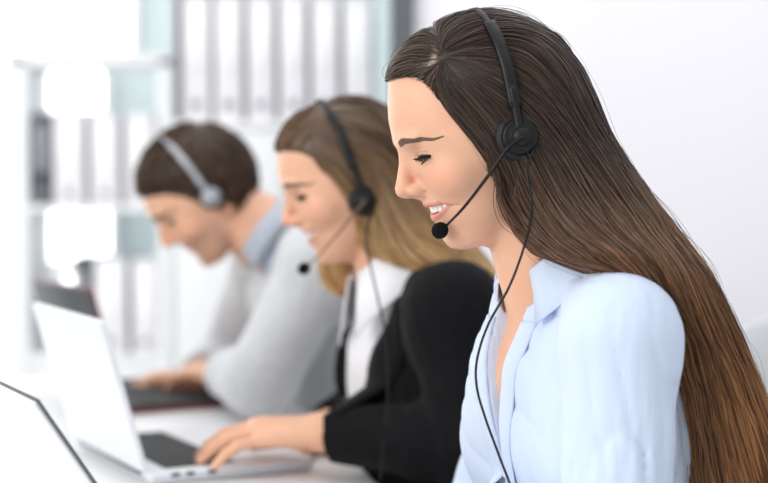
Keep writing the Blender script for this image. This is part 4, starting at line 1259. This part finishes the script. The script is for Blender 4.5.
# hair
HL2 = ([-90, -60, -15, 20, 48, 64, 71, 78, 83, 87, 140], [4, 9, 18, 26, 38, 46, 52, 60, 78, 110, 120])
cap2 = cap_prim(h2, HL2, 5.5)
rows2 = [(120, 330, 392, .065, 0), (140, 335, 412, .072, 0), (160, 340, 424, .078, 0), (180, 347, 434, .082, 0), (200, 350, 444, .088, .005), (220, 350, 456, .094, .012), (240, 352, 468, .102, .02),
         (256, 366, 480, .110, .03), (270, 395, 490, .116, .03), (285, 440, 500, .118, .025), (300, 450, 508, .115, .01), (340, 462, 515, .11, 0), (400, 475, 520, .08, 0), (430, 490, 515, .04, 0)]
fall2 = fall_prim(rows2, math.radians(20), 2.18)
lock = spline([h2.wor((30, -62, 20)), h2.wor((12, -68, -20)), P(337, 255, 2.27), P(339, 268, 2.27), P(346, 282, 2.26)], 9)
lockp = [prim_cone(lock[i], lock[i+1], .014, .013) for i in range(8)]
fh2 = union([cap2, fall2] + lockp, .03)
V, Q = sdf_mesh(fh2, fh2.lo, fh2.hi, .006); V, Q = drop_specks(V, Q); V = project(fh2, V, 2, .003)
M_hair2 = hair_mat('golden_brown_hair', srgb(58, 42, 31), srgb(138, 104, 74), srgb(146, 100, 56), srgb(252, 212, 146))
za_, zb_ = P(0, 145, 2.18)[2], P(0, 280, 2.18)[2]
tip2 = lambda v: (za_ - v[:, 2])/(za_ - zb_)
hair2 = mesh_obj('hair', V, Q, M_hair2, W2, attrs={'hv': np.full(len(V), .25), 'tip': np.clip(tip2(V), 0, 1)})
o1, o2 = np.array([490, 150]), np.array([352, 192])
def cv(g, d): return gpx([tuple(o2 + (np.array(a) - o1)*.734) for a in g], d)
guides2 = [cv([(436, 46), (470, 30), (510, 25), (545, 50), (575, 95), (600, 140)], 2.14), cv([(436, 52), (470, 60), (520, 85), (560, 130), (600, 190), (650, 260), (690, 340)], 2.11),
           cv([(434, 62), (460, 88), (490, 120), (512, 160), (532, 205), (570, 250), (640, 290)], 2.10), cv([(428, 80), (445, 103), (465, 125), (485, 150), (500, 180), (515, 213), (560, 250), (640, 285)], 2.10),
           cv([(560, 60), (600, 140), (650, 220), (700, 310), (740, 410)], 2.16), cv([(431, 62), (415, 63), (398, 69), (388, 79)], 2.13), cv([(432, 45), (412, 50), (396, 64)], 2.14), list(lock)]
st2 = hairline_stop(h2, HL2, -2.0)
sd = sample_mesh(V, Q, 3200); sd = sd[~st2(sd)]
pts, rr = flow_strands(fh2, sd, guides2, 26, .0075, .018, lift=(.0002, .0045), rad=.0009, stop=st2)
strand_obj('hair_strands', pts, rr, M_hair2, hair2, gz=tip2)
cup2 = (2, 84, -10)
cw = h2.wor(np.array(cup2) + np.array([0, 13, 0]))
M_boom = mat("brown_plastic", srgb(110, 84, 70), .35)
headset('black headset with thin boom microphone on the woman in the black jacket', h2, fh2, cup2, spline([cw, P(352, 216, 2.08), P(336, 236, 2.09), P(318, 256, 2.11), P(307, 266, 2.12)], 24), P(304, 268.5, 2.125), band_x=2, boom_r=.7, boom_m=M_boom,
        cable=spline([h2.wor(np.array(cup2) + np.array([-6, 10, -14])), P(366, 240, 2.06), P(376, 290, 2.03), P(386, 340, 2.03), P(388, 400, 2.02), P(384, 440, 2.0), P(380, 480, 1.98)], 60))
# ------------------------------------------------------------------ the man
W3 = thing('person', 'man in a light grey sweater bent over his laptop at the far end', 'person', (-.1, 2.8, 0))
h3 = Head(P(209, 202, 2.75), math.radians(16), math.radians(39), 1.03, male=True, smile=0)
b3 = Body(h3, P(296, 262, 2.75), vec(.02, 2.82, .555), math.radians(20), male=True, shL=vec(*P(318, 272, 2.57)), shR=vec(*P(268, 268, 2.95)), dr=.052)
el3L, wr3L = P(260, 380, 2.53), P(227, 373, 2.71)
el3R, wr3R = P(225, 372, 3.02), P(200, 376, 2.88)
hands3 = [hand_prim(wr3L, unit(vec(-.62, .75, -.04)), vec(.1, -.1, 1), vec(.75, .62, 0), .98, (22, 50, 66)), hand_prim(wr3R, unit(vec(-.9, -.1, -.06)), vec(.1, 0, 1), b3.left, .95, (20, 45, 62))]
AR3 = (.050, .044, .040, .029)
pr = b3.torso() + b3.neck() + b3.arm(b3.shL, el3L, wr3L, AR3) + b3.arm(b3.shR, el3R, wr3R, AR3) + b3.legs()
body3, fb3 = make_body(b3, pr, W3, hands3, fine=False)
face_parts(h3, W3, thick=.8)
M_knit = mat('light_grey_knit', srgb(206, 208, 211), .9, spec=.15, noise=.06, nscale=90, bump=.35, bscale=260, sheen=.2)
M_grey_shirt = mat('grey_blue_cotton', srgb(178, 186, 197), .8, spec=.2, noise=.04, bump=.15)
arms3 = [(b3.shL, el3L, wr3L), (b3.shR, el3R, wr3R)]
cloth('sweater', top(b3, .014, .03, -1, 0, arms3, (.062, .056, .052, .042), .078, .004, cuff=.012), M_knit, W3, .006)
nk = b3.at(.022, 0, .066)
shirt_collar(b3, (nk, unit(b3.h.wor((-20, 0, -30)) - nk) + .8*b3.up), math.radians(20), W3, M_grey_shirt, r0=.066, r1=.082, hgt=.024, drop=.012, tip=.006, name='shirt_collar')
HL3 = ([-90, -70, -50, -25, 10, 40, 62, 76, 84, 140], [-50, -40, -24, -6, 16, 34, 56, 84, 110, 125])
cap3 = cap_prim(h3, HL3, 11, nape=-78)
fh3 = union([cap3], .01)
V, Q = sdf_mesh(fh3, fh3.lo, fh3.hi, .006); V, Q = drop_specks(V, Q); V = project(fh3, V, 2, .003)
M_hair3 = hair_mat('dark_brown_hair', srgb(44, 30, 22), srgb(112, 84, 62), srgb(44, 30, 22), srgb(112, 84, 62))
hair3 = mesh_obj('hair', V, Q, M_hair3, W3, attrs={'hv': np.full(len(V), .2)})
lg = lambda g, y: [h3.wor((a, y, c)) for a, c in g]
guides3 = [lg([(-60, 118), (-20, 132), (30, 122), (70, 100)], 20), lg([(-60, 118), (-95, 70), (-95, 10), (-75, -50), (-60, -80)], 20), lg([(-40, 110), (-50, 50), (-45, 0), (-40, -60)], 70), lg([(-20, 110), (10, 80), (30, 60)], 60), lg([(-30, 100), (-20, 50), (-5, 0)], 70)]
st3 = hairline_stop(h3, HL3, -3)
sd = sample_mesh(V, Q, 2600); sd = sd[~st3(sd)]
pts, rr = flow_strands(fh3, sd, guides3, 9, .006, .03, lift=(.0005, .006), rad=.0009, stop=st3, jitter=.3)
strand_obj('hair_strands', pts, rr, M_hair3, hair3)
cup3 = (3, 86, 15)
headset('silver headset on the man in the grey sweater', h3, lambda p: np.minimum(fh3(p), fb3(p)), cup3, None, None, band_x=-5, silver=True)
# ------------------------------------------------------------------ legwear, shoes and chairs
M_trs = mat('dark_trousers', srgb(40, 42, 50), .85, noise=.08, bump=.1)
M_jean = mat('blue_jeans', srgb(58, 72, 100), .85, noise=.1, bump=.15)
M_shoe = mat('black_leather_shoe', srgb(26, 24, 24), .4)
def lower(b, parent, m, name='trousers'):
    L = np.linalg.norm(b.M - b.pel)
    pr = [prim_ell(b.at(-.01, 0, -L), np.array((.118, .165, .13)) + .006, b.R)] + b.legs(.012)
    f0 = union(pr, .03)
    feet = list(b.feet)
    f = lambda p: smax(smax(f0(p), p[:, 2] - b.pel[2] - .08, .01), .085 - p[:, 2], .004)
    V, Q = sdf_mesh(f, f0.lo - .01, f0.hi + .01, .008); V, Q = drop_specks(V, Q)
    mesh_obj(name, V, Q, m, parent)
    for an in feet:
        g = union(shoe_prims(b, an), .03)
        fs = lambda p, g=g: smax(g(p), .001 - p[:, 2], .003)
        V, Q = sdf_mesh(fs, g.lo - .01, g.hi + .01, .006); mesh_obj('shoe', V, Q, M_shoe, parent)
lower(b1, W1, M_trs); lower(b2, W2, M_trs); lower(b3, W3, M_jean)
for b, lab in ((b1, 'white office chair whose curved back shows behind the long brown hair'), (b2, 'white office chair under the woman in the black jacket'), (b3, 'white office chair under the man in the grey sweater')):
    q = b.pel - b.f0*(.02 if b is not b1 else .03)
    chair(lab, (q[0], q[1], 0), math.atan2(-b.f0[1], -b.f0[0]))
